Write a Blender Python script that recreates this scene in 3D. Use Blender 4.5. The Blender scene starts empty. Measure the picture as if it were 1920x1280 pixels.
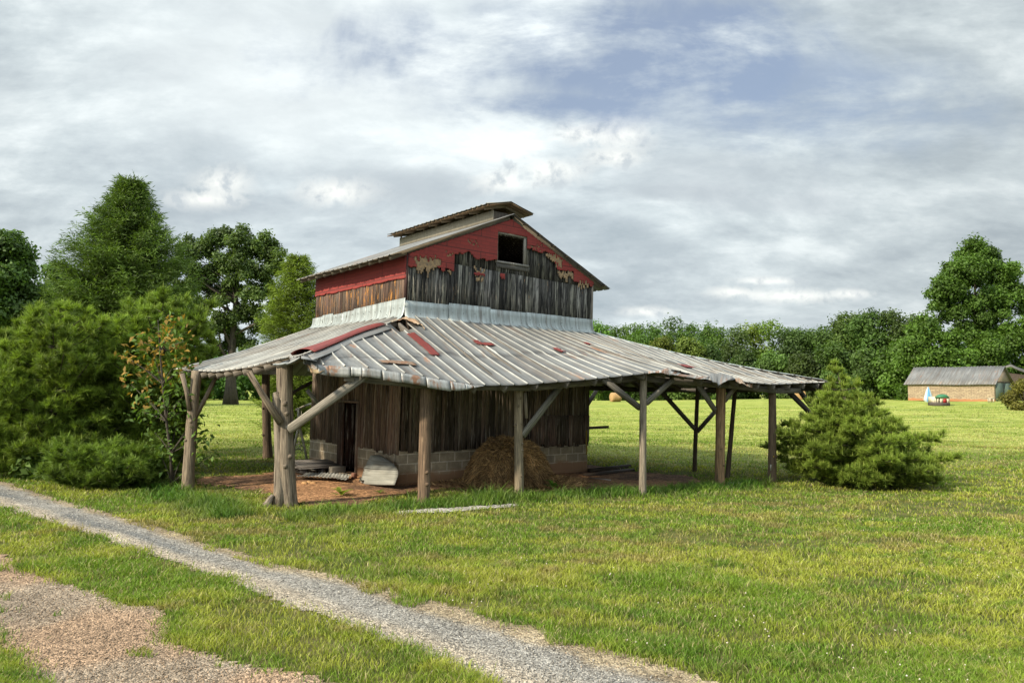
import bpy, math, random
import numpy as np
from mathutils import Vector
rnd = random.Random(7); rng = np.random.default_rng(11)
S = bpy.context.scene; COL = S.collection
R = math.radians
# ---------------------------------------------------------------- camera, sky, sun, exposure
F_PX, PITCH, ROLL, CAM_H = 1339.0, R(3.89), R(0.84), 2.0
fw = np.array([0, math.cos(PITCH), math.sin(PITCH)])
_r = np.array([1.0, 0, 0]); _u = np.array([0, -math.sin(PITCH), math.cos(PITCH)])
rt = _r*math.cos(ROLL)+_u*math.sin(ROLL); up = _u*math.cos(ROLL)-_r*math.sin(ROLL)
cam = bpy.data.cameras.new('camera'); camo = bpy.data.objects.new('camera', cam); COL.objects.link(camo)
cam.sensor_width = 36; cam.lens = 36*F_PX/1920; cam.clip_start = .1; cam.clip_end = 3000
from mathutils import Matrix
M = Matrix(((rt[0], up[0], -fw[0], 0), (rt[1], up[1], -fw[1], 0), (rt[2], up[2], -fw[2], CAM_H), (0, 0, 0, 1)))
camo.matrix_world = M; S.camera = camo
SUN_EL = 33; SUN_AZ = (-.80, -.60)          # direction (x, y) the light comes from
sl = bpy.data.lights.new('sun', 'SUN'); sl.energy = 3.7; sl.angle = R(3); sl.color = (1, .88, .68)
so = bpy.data.objects.new('sun', sl); COL.objects.link(so)
sd = Vector((SUN_AZ[0]*math.cos(R(SUN_EL)), SUN_AZ[1]*math.cos(R(SUN_EL)), math.sin(R(SUN_EL)))).normalized()
so.rotation_euler = sd.to_track_quat('Z', 'Y').to_euler()
S.view_settings.view_transform = 'Standard'; S.view_settings.look = 'None'
S.view_settings.exposure = 0.80; S.view_settings.gamma = 1
S.cycles.max_bounces = 5; S.cycles.diffuse_bounces = 4; S.cycles.glossy_bounces = 2; S.cycles.transparent_max_bounces = 4
S.cycles.transmission_bounces = 2

def N(nt, typ, **kw):
    n = nt.nodes.new(typ)
    for k, v in kw.items():
        if k.startswith('i_'):
            key = k[2:]; key = int(key) if key.isdigit() else key.replace('_', ' ')
            if hasattr(v, 'is_output'): nt.links.new(v, n.inputs[key])
            else: n.inputs[key].default_value = v
        else: setattr(n, k, v)
    return n
def math_(nt, op, a, b=None, c=None):
    n = nt.nodes.new('ShaderNodeMath'); n.operation = op
    for i, v in enumerate((a, b, c)):
        if v is None: continue
        if hasattr(v, 'is_output'): nt.links.new(v, n.inputs[i])
        else: n.inputs[i].default_value = v
    return n.outputs[0]
def ramp(nt, fac, stops):
    n = nt.nodes.new('ShaderNodeValToRGB'); nt.links.new(fac, n.inputs[0])
    e = n.color_ramp.elements
    while len(e) < len(stops): e.new(.5)
    for el, (p, c) in zip(e, stops):
        el.position = p; el.color = (c, c, c, 1) if isinstance(c, (int, float)) else (*c, 1)
    return n.outputs[0]
def mixc(nt, fac, a, b, mode='MIX'):
    n = nt.nodes.new('ShaderNodeMix'); n.data_type = 'RGBA'; n.blend_type = mode
    for idx, v in ((0, fac), (6, a), (7, b)):
        if hasattr(v, 'is_output'): nt.links.new(v, n.inputs[idx])
        else: n.inputs[idx].default_value = v if idx == 0 else (*v, 1) if len(v) == 3 else v
    return n.outputs[2]

W_ = bpy.data.worlds.new('World'); S.world = W_; W_.use_nodes = True
nt = W_.node_tree; nt.nodes.clear()
tc = N(nt, 'ShaderNodeTexCoord'); sep = N(nt, 'ShaderNodeSeparateXYZ', i_0=tc.outputs['Generated'])
dx, dy, dz = sep.outputs
zz = math_(nt, 'ADD', math_(nt, 'MAXIMUM', dz, 0.0), .34)
cx = math_(nt, 'DIVIDE', dx, zz); cy = math_(nt, 'DIVIDE', dy, zz)
pv = N(nt, 'ShaderNodeCombineXYZ', i_0=cx, i_1=cy).outputs[0]
def cn(scale, detail, rough, dist=0.0, off=(0, 0, 0), st=(1, 1, 1), rot=0.0, src=pv):
    m = N(nt, 'ShaderNodeMapping', i_Vector=src, i_Location=off, i_Scale=st, i_Rotation=(0, 0, rot))
    return N(nt, 'ShaderNodeTexNoise', i_Vector=m.outputs[0], i_Scale=scale, i_Detail=detail, i_Roughness=rough, i_Distortion=dist).outputs[0]
# screen-like tangents of direction, only used to place single clouds in the sky
az = math_(nt, 'DIVIDE', dx, math_(nt, 'MAXIMUM', dy, .05)); el = math_(nt, 'DIVIDE', dz, math_(nt, 'MAXIMUM', dy, .05))
av = N(nt, 'ShaderNodeCombineXYZ', i_0=az, i_1=el).outputs[0]
wob = N(nt, 'ShaderNodeTexNoise', i_Vector=av, i_Scale=16, i_Detail=7, i_Roughness=.62).outputs[0]
wob2 = N(nt, 'ShaderNodeTexNoise', i_Vector=av, i_Scale=26, i_Detail=6, i_Roughness=.6, i_Distortion=.2).outputs[0]
wobx = N(nt, 'ShaderNodeTexNoise', i_Vector=av, i_Scale=3.2, i_Detail=8, i_Roughness=.6, i_Distortion=.4).outputs[0]
def blob(px, py, rx, ry, soft, src_w=wob, amp=1.6):
    a = math_(nt, 'DIVIDE', math_(nt, 'SUBTRACT', az, (px-960)/F_PX), rx/F_PX)
    b = math_(nt, 'DIVIDE', math_(nt, 'SUBTRACT', el, (731-py)/F_PX), ry/F_PX)
    d = math_(nt, 'SQRT', math_(nt, 'ADD', math_(nt, 'MULTIPLY', a, a), math_(nt, 'MULTIPLY', b, b)))
    d = math_(nt, 'ADD', d, math_(nt, 'MULTIPLY', math_(nt, 'SUBTRACT', src_w, .5), amp*2))
    n = N(nt, 'ShaderNodeMapRange', i_0=d, i_1=1.0+soft, i_2=1.0-soft, i_3=0.0, i_4=1.0, interpolation_type='SMOOTHSTEP')
    return n.outputs[0]
big = cn(1.1, 7, .55, .3, (3.1, 1.7, 0), (1, 1.25, 1), .5)
mid = cn(2.3, 12, .64, .25, (7.3, 2.2, 0), (1, 1.45, 1), .5)
strk = cn(2.2, 9, .58, .3, (1.3, 5.7, 0), (.5, 1.5, 1), -.5)
wsp = cn(4.2, 11, .62, .35, (2.7, 9.1, 0), (.55, 1.9, 1), .42, av); wsp2 = cn(7.5, 9, .6, .2, (5.7, 1.1, 0), (.8, 1.5, 1), -.5, av)
base = ramp(nt, math_(nt, 'ADD', math_(nt, 'ADD', math_(nt, 'MULTIPLY', mid, .34), math_(nt, 'MULTIPLY', strk, .16)), math_(nt, 'ADD', math_(nt, 'MULTIPLY', wsp, .32), math_(nt, 'MULTIPLY', wsp2, .18))),
            [(.39, (.33, .39, .43)), (.46, (.43, .49, .525)), (.515, (.55, .615, .64)), (.575, (.74, .80, .81))])
# whole overcast is a bit darker low down
lo = N(nt, 'ShaderNodeMapRange', i_0=el, i_1=0.0, i_2=.35, i_3=.90, i_4=1.05).outputs[0]
edge = N(nt, 'ShaderNodeMapRange', i_0=math_(nt, 'ABSOLUTE', math_(nt, 'ADD', az, .12)), i_1=.25, i_2=.8, i_3=1.05, i_4=.84).outputs[0]
base = mixc(nt, 1.0, base, N(nt, 'ShaderNodeCombineColor', i_0=math_(nt, 'MULTIPLY', lo, edge), i_1=math_(nt, 'MULTIPLY', lo, edge), i_2=math_(nt, 'MULTIPLY', lo, edge)).outputs[0], 'MULTIPLY')
def over(c, f, col, k=1.0):
    return mixc(nt, math_(nt, 'MULTIPLY', f, k) if k != 1 else f, c, col)
base = over(base, blob(600, 120, 440, 180, .9, wobx, 1.3), (.74, .785, .79), .6)
base = over(base, blob(400, 395, 230, 34, .8, wobx, 1.5), (.38, .43, .47), .5)
for b in ((1300, 320, 210, 40, .6), (1430, 370, 130, 22, .7), (720, 350, 150, 30, .8), (1250, 350, 110, 14, .6)):
    base = over(base, blob(*b, wobx, 1.7), (.40, .45, .49), .55)
ccol = ramp(nt, wob2, [(.36, (.50, .55, .58)), (.56, (.98, .98, .92))])
for b in ((1160, 236, 54, 34, .35), (1085, 240, 46, 16, .6), (1030, 312, 55, 20, .5), (1150, 285, 45, 14, .6), (405, 345, 44, 24, .5), (370, 378, 60, 14, .7), (940, 335, 50, 18, .7),
          (1480, 546, 88, 11, .6), (1215, 580, 40, 8, .7), (1440, 518, 45, 6, .7), (1600, 540, 34, 7, .7), (1370, 540, 34, 8, .8), (620, 360, 60, 22, .8)):
    base = over(base, blob(*b[:4], .95, wob2, 2.0), ccol, .8)
sdot = N(nt, 'ShaderNodeVectorMath', operation='DOT_PRODUCT', i_0=tc.outputs['Generated'], i_1=tuple(sd)).outputs['Value']
cstr = math_(nt, 'ADD', .73, math_(nt, 'ADD', math_(nt, 'MULTIPLY', N(nt, 'ShaderNodeMapRange', i_0=dz, i_1=.5, i_2=.95, i_3=0.0, i_4=1.3).outputs[0], 1.0),
    math_(nt, 'MULTIPLY', math_(nt, 'POWER', math_(nt, 'MAXIMUM', sdot, 0.0), 5.0), 1.3)))   # unseen sky overhead and round the sun brightened as added fill light
cloud = N(nt, 'ShaderNodeBackground', i_Color=base, i_Strength=cstr)
sky = N(nt, 'ShaderNodeTexSky', sky_type='NISHITA', sun_disc=False, sun_elevation=R(SUN_EL), sun_rotation=math.atan2(SUN_AZ[0], SUN_AZ[1]), dust_density=2.0, air_density=1.2)
skyb = N(nt, 'ShaderNodeBackground', i_Color=mixc(nt, .55, sky.outputs[0], (2.7, 3.2, 4.3)), i_Strength=.082)
gap = math_(nt, 'MAXIMUM', blob(1120, 85, 380, 110, .6, wobx, 2.0), blob(1040, 190, 220, 44, .6, wobx, 1.6))
gap = math_(nt, 'MAXIMUM', gap, math_(nt, 'MULTIPLY', blob(1500, 150, 380, 80, .9, wobx, 2.0), .8))
gap = math_(nt, 'MULTIPLY', gap, ramp(nt, math_(nt, 'ADD', math_(nt, 'MULTIPLY', mid, .5), math_(nt, 'MULTIPLY', wsp, .5)), [(.44, 1.0), (.56, .08)]))
mx = N(nt, 'ShaderNodeMixShader', i_0=math_(nt, 'MULTIPLY', gap, .92)); nt.links.new(cloud.outputs[0], mx.inputs[1]); nt.links.new(skyb.outputs[0], mx.inputs[2])
N(nt, 'ShaderNodeOutputWorld', i_Surface=mx.outputs[0])

# ---------------------------------------------------------------- helpers
def ss(a, b, x): t = np.clip((np.asarray(x, float)-a)/(b-a), 0, 1); return t*t*(3-2*t)
def vnoise(x, y, seed=0):
    x = np.asarray(x, float); y = np.asarray(y, float)
    xi = np.floor(x).astype(np.int64); yi = np.floor(y).astype(np.int64); xf = x-xi; yf = y-yi
    def h(a, b):
        n = (a*374761393+b*668265263+seed*1442695041) & 0xffffffff
        n = ((n ^ (n >> 13))*1274126177) & 0xffffffff
        return ((n ^ (n >> 16)) & 0xffff)/65535.0
    xf = xf*xf*(3-2*xf); yf = yf*yf*(3-2*yf)
    return (h(xi, yi)*(1-xf)+h(xi+1, yi)*xf)*(1-yf)+(h(xi, yi+1)*(1-xf)+h(xi+1, yi+1)*xf)*yf
def fbm(x, y, seed=0, o=4):
    s = 0; a = .5; t = 0
    for i in range(o):
        s = s+a*vnoise(np.asarray(x)*2**i, np.asarray(y)*2**i, seed+i*17); t += a; a *= .5
    return s/t
def gz(x, y):
    x = np.asarray(x, float); y = np.asarray(y, float)
    z = -.15*np.exp(-((x-4.8)/4.5)**2-((y-17)/5.5)**2)-.13*np.exp(-((x+6.4)/2.2)**2-((y-14.6)/2.6)**2)
    z = z+.0255*np.log1p(np.exp(np.clip(x/3, -30, 30)))*3*ss(26, 84, y)*(1-.55*ss(120, 170, y))
    z = z-.9*ss(118, 150, y)*ss(-10, 10, x)
    z = z+.05*(fbm(x/4, y/4, 5, 2)-.5)*ss(19, 30, y)*2+.25*(fbm(x/14, y/9, 9, 2)-.5)*ss(30, 60, y)
    return z
def ray(px, py): return fw+rt*(px-960)/F_PX-up*(py-640)/F_PX
def ground_at(px, py):
    d = ray(px, py); t0 = 3.0
    for i in range(6000):
        p = d*t0; z = CAM_H+p[2]
        if z <= float(gz(p[0], p[1])): break
        t0 *= 1.002
        if t0 > 400: break
    return np.array([p[0], p[1], float(gz(p[0], p[1]))])
def at(px, py, Y): d = ray(px, py); t = Y/d[1]; return np.array([d[0]*t, Y, CAM_H+d[2]*t])
C0 = np.array([-2.33, 15.16, 0.0]); U = np.array([.7717, .636, 0]); V = np.array([-.636, .7717, 0])
def W(u, v, z): return C0+U*(u+.016*z)+V*v+np.array([0, 0, z])
def onv(px, py, v):
    d = ray(px, py); t = (v+C0@V)/(d@V); p = np.array([0, 0, CAM_H])+d*t
    return (p-C0)@U-.016*p[2], p[2]
def onu(px, py, u):
    d = ray(px, py); t = (u+C0@U)/(d@U); p = np.array([0, 0, CAM_H])+d*t
    return (p-C0)@V, p[2]
def uvof(p): q = np.asarray(p)-C0; return q@U, q@V

def tag(o, label=None, cat=None, group=None, kind=None):
    for k, v in (('label', label), ('category', cat), ('group', group), ('kind', kind)):
        if v: o[k] = v
    return o
def empty(name, loc, label, cat, group=None):
    o = bpy.data.objects.new(name, None); o.empty_display_size = .2; COL.objects.link(o)
    o.location = loc; tag(o, label, cat, group); return o
class G:
    """collects geometry; verts are world coordinates, tint and grain coordinates per vertex"""
    def __init__(s): s.v = []; s.f = []; s.t = []; s.g = []; s.n = 0
    def add(s, v, f, tint=(1, 1, 1), gc=None):
        v = np.asarray(v, float).reshape(-1, 3); n = len(v)
        tint = np.asarray(tint, float)
        if tint.ndim == 1: tint = np.tile(tint, (n, 1))
        s.v.append(v); s.t.append(tint); s.g.append(v.copy() if gc is None else np.asarray(gc, float).reshape(-1, 3))
        if isinstance(f, np.ndarray): s.f.append(f+s.n)
        else:
            by = {}
            for q in f: by.setdefault(len(q), []).append(q)
            for q in by.values(): s.f.append(np.array(q)+s.n)
        s.n += n; return s
    def box(s, o, a, b, c, tint=(1, 1, 1), gscale=None):
        """o corner; a, b, c edge vectors; grain runs along c"""
        o, a, b, c = [np.asarray(q, float) for q in (o, a, b, c)]
        k = [(i, j, l) for i in (0, 1) for j in (0, 1) for l in (0, 1)]
        v = [o+a*i+b*j+c*l for i, j, l in k]
        la, lb, lc = [np.linalg.norm(q) for q in (a, b, c)]
        r = np.array([rnd.uniform(0, 50), rnd.uniform(0, 50), rnd.uniform(0, 50)])
        gc = [np.array([la*i, lb*j, lc*l])+r for i, j, l in k]
        f = [(0, 1, 3, 2), (4, 6, 7, 5), (0, 4, 5, 1), (2, 3, 7, 6), (0, 2, 6, 4), (1, 5, 7, 3)]
        return s.add(v, f, tint, gc)
    def beam(s, p, q, w, h, upv=(0, 0, 1), tint=(1, 1, 1)):
        p = np.asarray(p, float); q = np.asarray(q, float); d = q-p; dn = d/np.linalg.norm(d)
        a = np.cross(dn, upv); a /= np.linalg.norm(a); b = np.cross(a, dn)
        return s.box(p-a*w/2-b*h/2, a*w, b*h, d, tint)
    def tube(s, pts, rad, seg=8, tint=(1, 1, 1), rough=0.0, cap=True, flute=0):
        pts = [np.asarray(p, float) for p in pts]; n = len(pts); vs = []; gs = []
        off = rnd.uniform(0, 50); L = 0; ph = rnd.uniform(0, 6)
        for i, p in enumerate(pts):
            d = pts[min(i+1, n-1)]-pts[max(i-1, 0)]; d = d/(np.linalg.norm(d)+1e-9)
            a = np.cross(d, (0, 1, .13)) if abs(d[1]) < .9 else np.cross(d, (1, 0, .1)); a /= np.linalg.norm(a); b = np.cross(d, a)
            if i: L += np.linalg.norm(p-pts[i-1])
            for k in range(seg):
                t = 2*math.pi*k/seg
                r = rad[i]*(1+rough*(rnd.random()-.5)*2+(.1*math.sin(flute*t+ph) if flute else 0))
                vs.append(p+(a*math.cos(t)+b*math.sin(t))*r); gs.append((off+rad[i]*math.cos(t), off+rad[i]*math.sin(t), off+L))
        f = [(i*seg+k, i*seg+(k+1) % seg, (i+1)*seg+(k+1) % seg, (i+1)*seg+k) for i in range(n-1) for k in range(seg)]
        if cap: f += [tuple(range(seg))[::-1], tuple((n-1)*seg+k for k in range(seg))]
        return s.add(vs, f, tint, gs)
    def obj(s, name, mat, parent=None, smooth=False, solid=0, bevel=0, loc=None):
        v = np.concatenate(s.v); t = np.concatenate(s.t); g = np.concatenate(s.g)
        me = bpy.data.meshes.new(name); me.vertices.add(len(v))
        if parent is not None: v = v-np.array(parent_origin(parent))
        elif loc is not None: v = v-np.asarray(loc)
        me.vertices.foreach_set('co', v.astype(np.float32).ravel())
        tot = np.concatenate([np.full(len(f), f.shape[1]) for f in s.f]); idx = np.concatenate([f.ravel() for f in s.f])
        me.loops.add(len(idx)); me.loops.foreach_set('vertex_index', idx.astype(np.int32))
        me.polygons.add(len(tot)); st = np.concatenate([[0], np.cumsum(tot)[:-1]])
        me.polygons.foreach_set('loop_start', st.astype(np.int32)); me.polygons.foreach_set('loop_total', tot.astype(np.int32))
        if smooth: me.polygons.foreach_set('use_smooth', np.ones(len(tot), bool))
        me.update(calc_edges=True)
        a = me.attributes.new('tint', 'FLOAT_COLOR', 'POINT'); a.data.foreach_set('color', np.concatenate([t, np.ones((len(t), 1))], 1).astype(np.float32).ravel())
        a = me.attributes.new('gc', 'FLOAT_VECTOR', 'POINT'); a.data.foreach_set('vector', g.astype(np.float32).ravel())
        me.materials.append(mat)
        o = bpy.data.objects.new(name, me); COL.objects.link(o)
        if parent is not None: o.parent = parent
        elif loc is not None: o.location = loc
        if solid: m = o.modifiers.new('thickness', 'SOLIDIFY'); m.thickness = solid; m.offset = -1
        if bevel: m = o.modifiers.new('bevel', 'BEVEL'); m.width = bevel; m.segments = 1
        return o
def parent_origin(p):
    l = np.zeros(3)
    while p is not None: l = l+np.array(p.location); p = p.parent
    return l

# ---------------------------------------------------------------- materials
def newmat(name):
    m = bpy.data.materials.new(name); m.use_nodes = True; nt = m.node_tree; nt.nodes.clear()
    b = nt.nodes.new('ShaderNodeBsdfPrincipled'); o = nt.nodes.new('ShaderNodeOutputMaterial'); nt.links.new(b.outputs[0], o.inputs[0])
    return m, nt, b, o
def gnoise(nt, scale, det=4, rough=.6, st=(1, 1, 1), dist=0, attr='gc'):
    a = N(nt, 'ShaderNodeAttribute', attribute_name=attr)
    mp = N(nt, 'ShaderNodeMapping', i_Vector=a.outputs['Vector'], i_Scale=st)
    return N(nt, 'ShaderNodeTexNoise', i_Vector=mp.outputs[0], i_Scale=scale, i_Detail=det, i_Roughness=rough, i_Distortion=dist).outputs[0]
def tintc(nt): return N(nt, 'ShaderNodeAttribute', attribute_name='tint').outputs['Color']
def bump(nt, b, h, strength=.5, dist=.01):
    n = N(nt, 'ShaderNodeBump', i_Height=h, i_Strength=strength, i_Distance=dist); nt.links.new(n.outputs[0], b.inputs['Normal'])
def wood(name, base, stain=None, stain_lo=.55, stain_hi=.62, light=None, llo=.6, lhi=.66, contrast=(.35, 1.45), stf=(5, 5, .7), ltf=(4, 4, .8)):
    m, nt, b, o = newmat(name)
    st = gnoise(nt, 1, 5, .7, (55, 55, 2.2)); fine = gnoise(nt, 1, 3, .6, (160, 160, 5))
    v = ramp(nt, st, [(.30, contrast[0]), (.5, .85), (.70, contrast[1])])
    c = mixc(nt, 1, tintc(nt), base, 'MULTIPLY'); c = mixc(nt, 1, c, v, 'MULTIPLY')
    c = mixc(nt, 1, c, ramp(nt, fine, [(.35, .7), (.65, 1.25)]), 'MULTIPLY')
    if light: c = mixc(nt, ramp(nt, gnoise(nt, 1, 6, .7, ltf, .3), [(llo, 0.0), (lhi, 1.0)]), c, light)
    if stain: c = mixc(nt, ramp(nt, gnoise(nt, 1, 6, .7, stf, .3), [(stain_lo, 0.0), (stain_hi, .93)]), c, stain)
    nt.links.new(c, b.inputs['Base Color']); b.inputs['Roughness'].default_value = .85
    b.inputs['Specular IOR Level'].default_value = .25
    bump(nt, b, st, .7, .008)
    return m
M_PLG = wood('weathered_planks_gable', (.125, .12, .113), (.008, .008, .009), .485, .54, (.42, .25, .12), .64, .68, stf=(26, 26, 1.6), ltf=(26, 26, 3.0), contrast=(.3, 1.7))
M_PLL = wood('weathered_planks_side', (.13, .098, .08), (.018, .014, .013), .53, .60, (.50, .23, .06), .565, .60, stf=(26, 26, 1.5), ltf=(17, 17, 2.0), contrast=(.35, 1.6))
M_PLD = wood('weathered_planks_lower', (.165, .130, .108), (.02, .016, .013), .54, .62, (.36, .32, .28), .56, .63, stf=(20, 20, .9), ltf=(22, 22, 1.0), contrast=(.3, 1.6))
M_POST = wood('grey_post_wood', (.235, .205, .17), (.055, .04, .03), .545, .60, (.34, .24, .15), .62, .70, (.35, 1.5), stf=(34, 34, 1.1), ltf=(7, 7, .9))
M_BEAM = wood('grey_beam_wood', (.20, .19, .175), (.07, .06, .05), .62, .75)
M_FASC = wood('pale_board', (.42, .385, .31), (.22, .18, .13), .60, .72, contrast=(.7, 1.2))
M_STACK = wood('grey_stacked_board', (.20, .18, .165))

def redsiding():
    m, nt, b, o = newmat('red_brick_pattern_siding')
    a = N(nt, 'ShaderNodeAttribute', attribute_name='gc')
    br = N(nt, 'ShaderNodeTexBrick', i_Vector=a.outputs['Vector'], i_Scale=1, i_Mortar_Size=.006, i_Brick_Width=.24, i_Row_Height=.085)
    br.inputs['Color1'].default_value = (.30, .036, .03, 1); br.inputs['Color2'].default_value = (.22, .03, .026, 1); br.inputs['Mortar'].default_value = (.10, .02, .018, 1)
    br2 = N(nt, 'ShaderNodeTexBrick', i_Vector=a.outputs['Vector'], i_Scale=1, i_Mortar_Size=.008, i_Brick_Width=1.9, i_Row_Height=.37)
    c = mixc(nt, .45, br.outputs[0], mixc(nt, gnoise(nt, 3, 4), (.17, .022, .022), (.31, .045, .035)))
    c = mixc(nt, br2.outputs['Fac'], c, (.05, .012, .012))
    c = mixc(nt, ramp(nt, gnoise(nt, 7, 8, .75), [(.62, 0.0), (.70, .8)]), c, (.06, .025, .022))
    nt.links.new(c, b.inputs['Base Color']); b.inputs['Roughness'].default_value = .8
    bump(nt, b, gnoise(nt, 30, 4), .4, .01); return m
M_RED = redsiding()
def simple(name, col, col2=None, scale=8, rough=.8, metal=0, bscale=40, bstr=.3, bdist=.01, lo=.35, hi=.65, spec=.4, st=(1, 1, 1), usetint=False):
    m, nt, b, o = newmat(name)
    c = mixc(nt, ramp(nt, gnoise(nt, scale, 6, .65, st), [(lo, 0.0), (hi, 1.0)]), col, col2 or [x*.6 for x in col])
    if usetint: c = mixc(nt, 1, c, tintc(nt), 'MULTIPLY')
    nt.links.new(c, b.inputs['Base Color']); b.inputs['Roughness'].default_value = rough; b.inputs['Metallic'].default_value = metal
    b.inputs['Specular IOR Level'].default_value = spec
    bump(nt, b, gnoise(nt, bscale, 3), bstr, bdist); return m
M_TAN = simple('torn_fibre_backing', (.42, .28, .15), (.17, .13, .095), 16, .95)
def metal(name, g1, g2, rust_lo, rust_hi, rough=.5, met=.55, stf=(1, 1, 1), speck=.66):
    m, nt, b, o = newmat(name)
    big = gnoise(nt, 1.1, 5, .6, stf); c = mixc(nt, ramp(nt, big, [(.3, 0.0), (.7, 1.0)]), g1, g2)
    c = mixc(nt, 1, c, tintc(nt), 'MULTIPLY')
    str_ = gnoise(nt, 1, 6, .7, (14, 1.1, 1)); c = mixc(nt, 1, c, ramp(nt, str_, [(.3, .55), (.7, 1.25)]), 'MULTIPLY')
    spk = ramp(nt, gnoise(nt, 16, 6, .7), [(speck, 0.0), (speck+.05, .8)]); c = mixc(nt, spk, c, (.09, .07, .06))
    c = mixc(nt, ramp(nt, gnoise(nt, 1, 7, .7, (7, .55, 1), .2), [(.50, 0.0), (.64, .6)]), c, (.11, .082, .06))
    rf = math_(nt, 'MULTIPLY', gnoise(nt, 1, 8, .72, (3.2, .8, 1), .3), 1.0)
    rm = ramp(nt, rf, [(rust_lo, 0.0), (rust_hi, .9)])
    rc = mixc(nt, gnoise(nt, 12, 5, .7), (.10, .04, .02), (.30, .14, .06))
    c = mixc(nt, rm, c, rc)
    nt.links.new(c, b.inputs['Base Color'])
    nt.links.new(math_(nt, 'MULTIPLY', math_(nt, 'SUBTRACT', 1.0, rm), met), b.inputs['Metallic'])
    nt.links.new(ramp(nt, big, [(.3, rough-.08), (.7, rough+.12)]), b.inputs['Roughness'])
    bump(nt, b, gnoise(nt, 5, 4), .25, .02); return m
M_TIN = metal('ribbed_roof_tin', (.25, .25, .24), (.145, .145, .14), .585, .67, .55, .22)
M_TINL = metal('pale_roof_tin', (.27, .268, .255), (.15, .15, .145), .58, .67, .55, .22)
M_FLASH = metal('flashing_tin', (.42, .465, .465), (.31, .35, .352), .70, .76, .5, .3, speck=.72)
M_RUST = metal('rusty_tin_edge', (.46, .46, .44), (.40, .40, .38), .44, .56, .6, .25)
M_REDTIN = simple('red_primer_tin', (.20, .030, .022), (.12, .022, .018), 4, .6, .1, 30, .2)
M_OLDTIN = metal('old_dull_tin', (.36, .36, .34), (.24, .24, .22), .62, .75, .6, .3)
def blockmat(name, bw, bh, c1, c2, mort, mud=None, mud_top=0.0, ms=.012):
    m, nt, b, o = newmat(name)
    a = N(nt, 'ShaderNodeAttribute', attribute_name='gc')
    br = N(nt, 'ShaderNodeTexBrick', i_Vector=a.outputs['Vector'], i_Scale=1, i_Mortar_Size=ms, i_Brick_Width=bw, i_Row_Height=bh)
    br.inputs['Color1'].default_value = (*c1, 1); br.inputs['Color2'].default_value = (*c2, 1); br.inputs['Mortar'].default_value = (*mort, 1); br.inputs['Mortar Smooth'].default_value = .2
    c = mixc(nt, 1, br.outputs[0], ramp(nt, gnoise(nt, 5, 7, .7), [(.3, .65), (.7, 1.3)]), 'MULTIPLY')
    if mud:
        z = N(nt, 'ShaderNodeSeparateXYZ', i_0=a.outputs['Vector']).outputs[1]
        h = math_(nt, 'ADD', z, math_(nt, 'MULTIPLY', math_(nt, 'SUBTRACT', gnoise(nt, 1.4, 6, .7), .5), .9*mud_top+.3))
        c = mixc(nt, ramp(nt, math_(nt, 'DIVIDE', h, mud_top*2), [(.35, .9), (.62, 0.0)]), c, mud)
    nt.links.new(c, b.inputs['Base Color']); b.inputs['Roughness'].default_value = .92
    hh = math_(nt, 'ADD', math_(nt, 'MULTIPLY', br.outputs['Fac'], -.6), math_(nt, 'MULTIPLY', gnoise(nt, 60, 4), .5))
    bump(nt, b, hh, .6, .012); return m
M_BLOCK = blockmat('concrete_block', .406, .203, (.42, .33, .22), (.31, .245, .17), (.62, .53, .40), (.33, .18, .095), .2)
M_BRICK = blockmat('tan_block_shed_wall', .55, .18, (.38, .30, .20), (.27, .205, .14), (.19, .14, .10), (.36, .15, .06), .30, .02)

def leafmat(name, col, col2, trans=.35, rough=.6, scale=.7):
    m, nt, b, o = newmat(name)
    c = mixc(nt, gnoise(nt, scale, 3), col, col2); c = mixc(nt, 1, c, tintc(nt), 'MULTIPLY')
    nt.links.new(c, b.inputs['Base Color']); b.inputs['Roughness'].default_value = rough; b.inputs['Specular IOR Level'].default_value = .3
    t = N(nt, 'ShaderNodeBsdfTranslucent', i_Color=mixc(nt, 1, c, (1.25, 1.3, .6), 'MULTIPLY'))
    x = N(nt, 'ShaderNodeMixShader', i_0=trans); nt.links.new(b.outputs[0], x.inputs[1]); nt.links.new(t.outputs[0], x.inputs[2]); nt.links.new(x.outputs[0], o.inputs[0])
    return m
M_GRASS = leafmat('grass_blades', (1, 1, 1), (.8, .85, .75), .35, .6)
M_LEAF = leafmat('broad_leaves', (.095, .13, .036), (.055, .085, .026), .35)
M_PINE = leafmat('pine_needles', (.13, .20, .034), (.08, .135, .028), .3, .55)
M_CEDAR = leafmat('cedar_sprays', (.10, .155, .03), (.06, .105, .024), .3)
M_BARK = wood('tree_bark', (.09, .075, .06), (.03, .025, .02), .5, .65)
M_STRAW = leafmat('old_straw', (.44, .33, .20), (.27, .195, .12), .15, .9, 3)
M_STRAWB = simple('straw_core', (.20, .145, .09), (.09, .063, .04), 9, .95, 0, 60, 1, .03)

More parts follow.
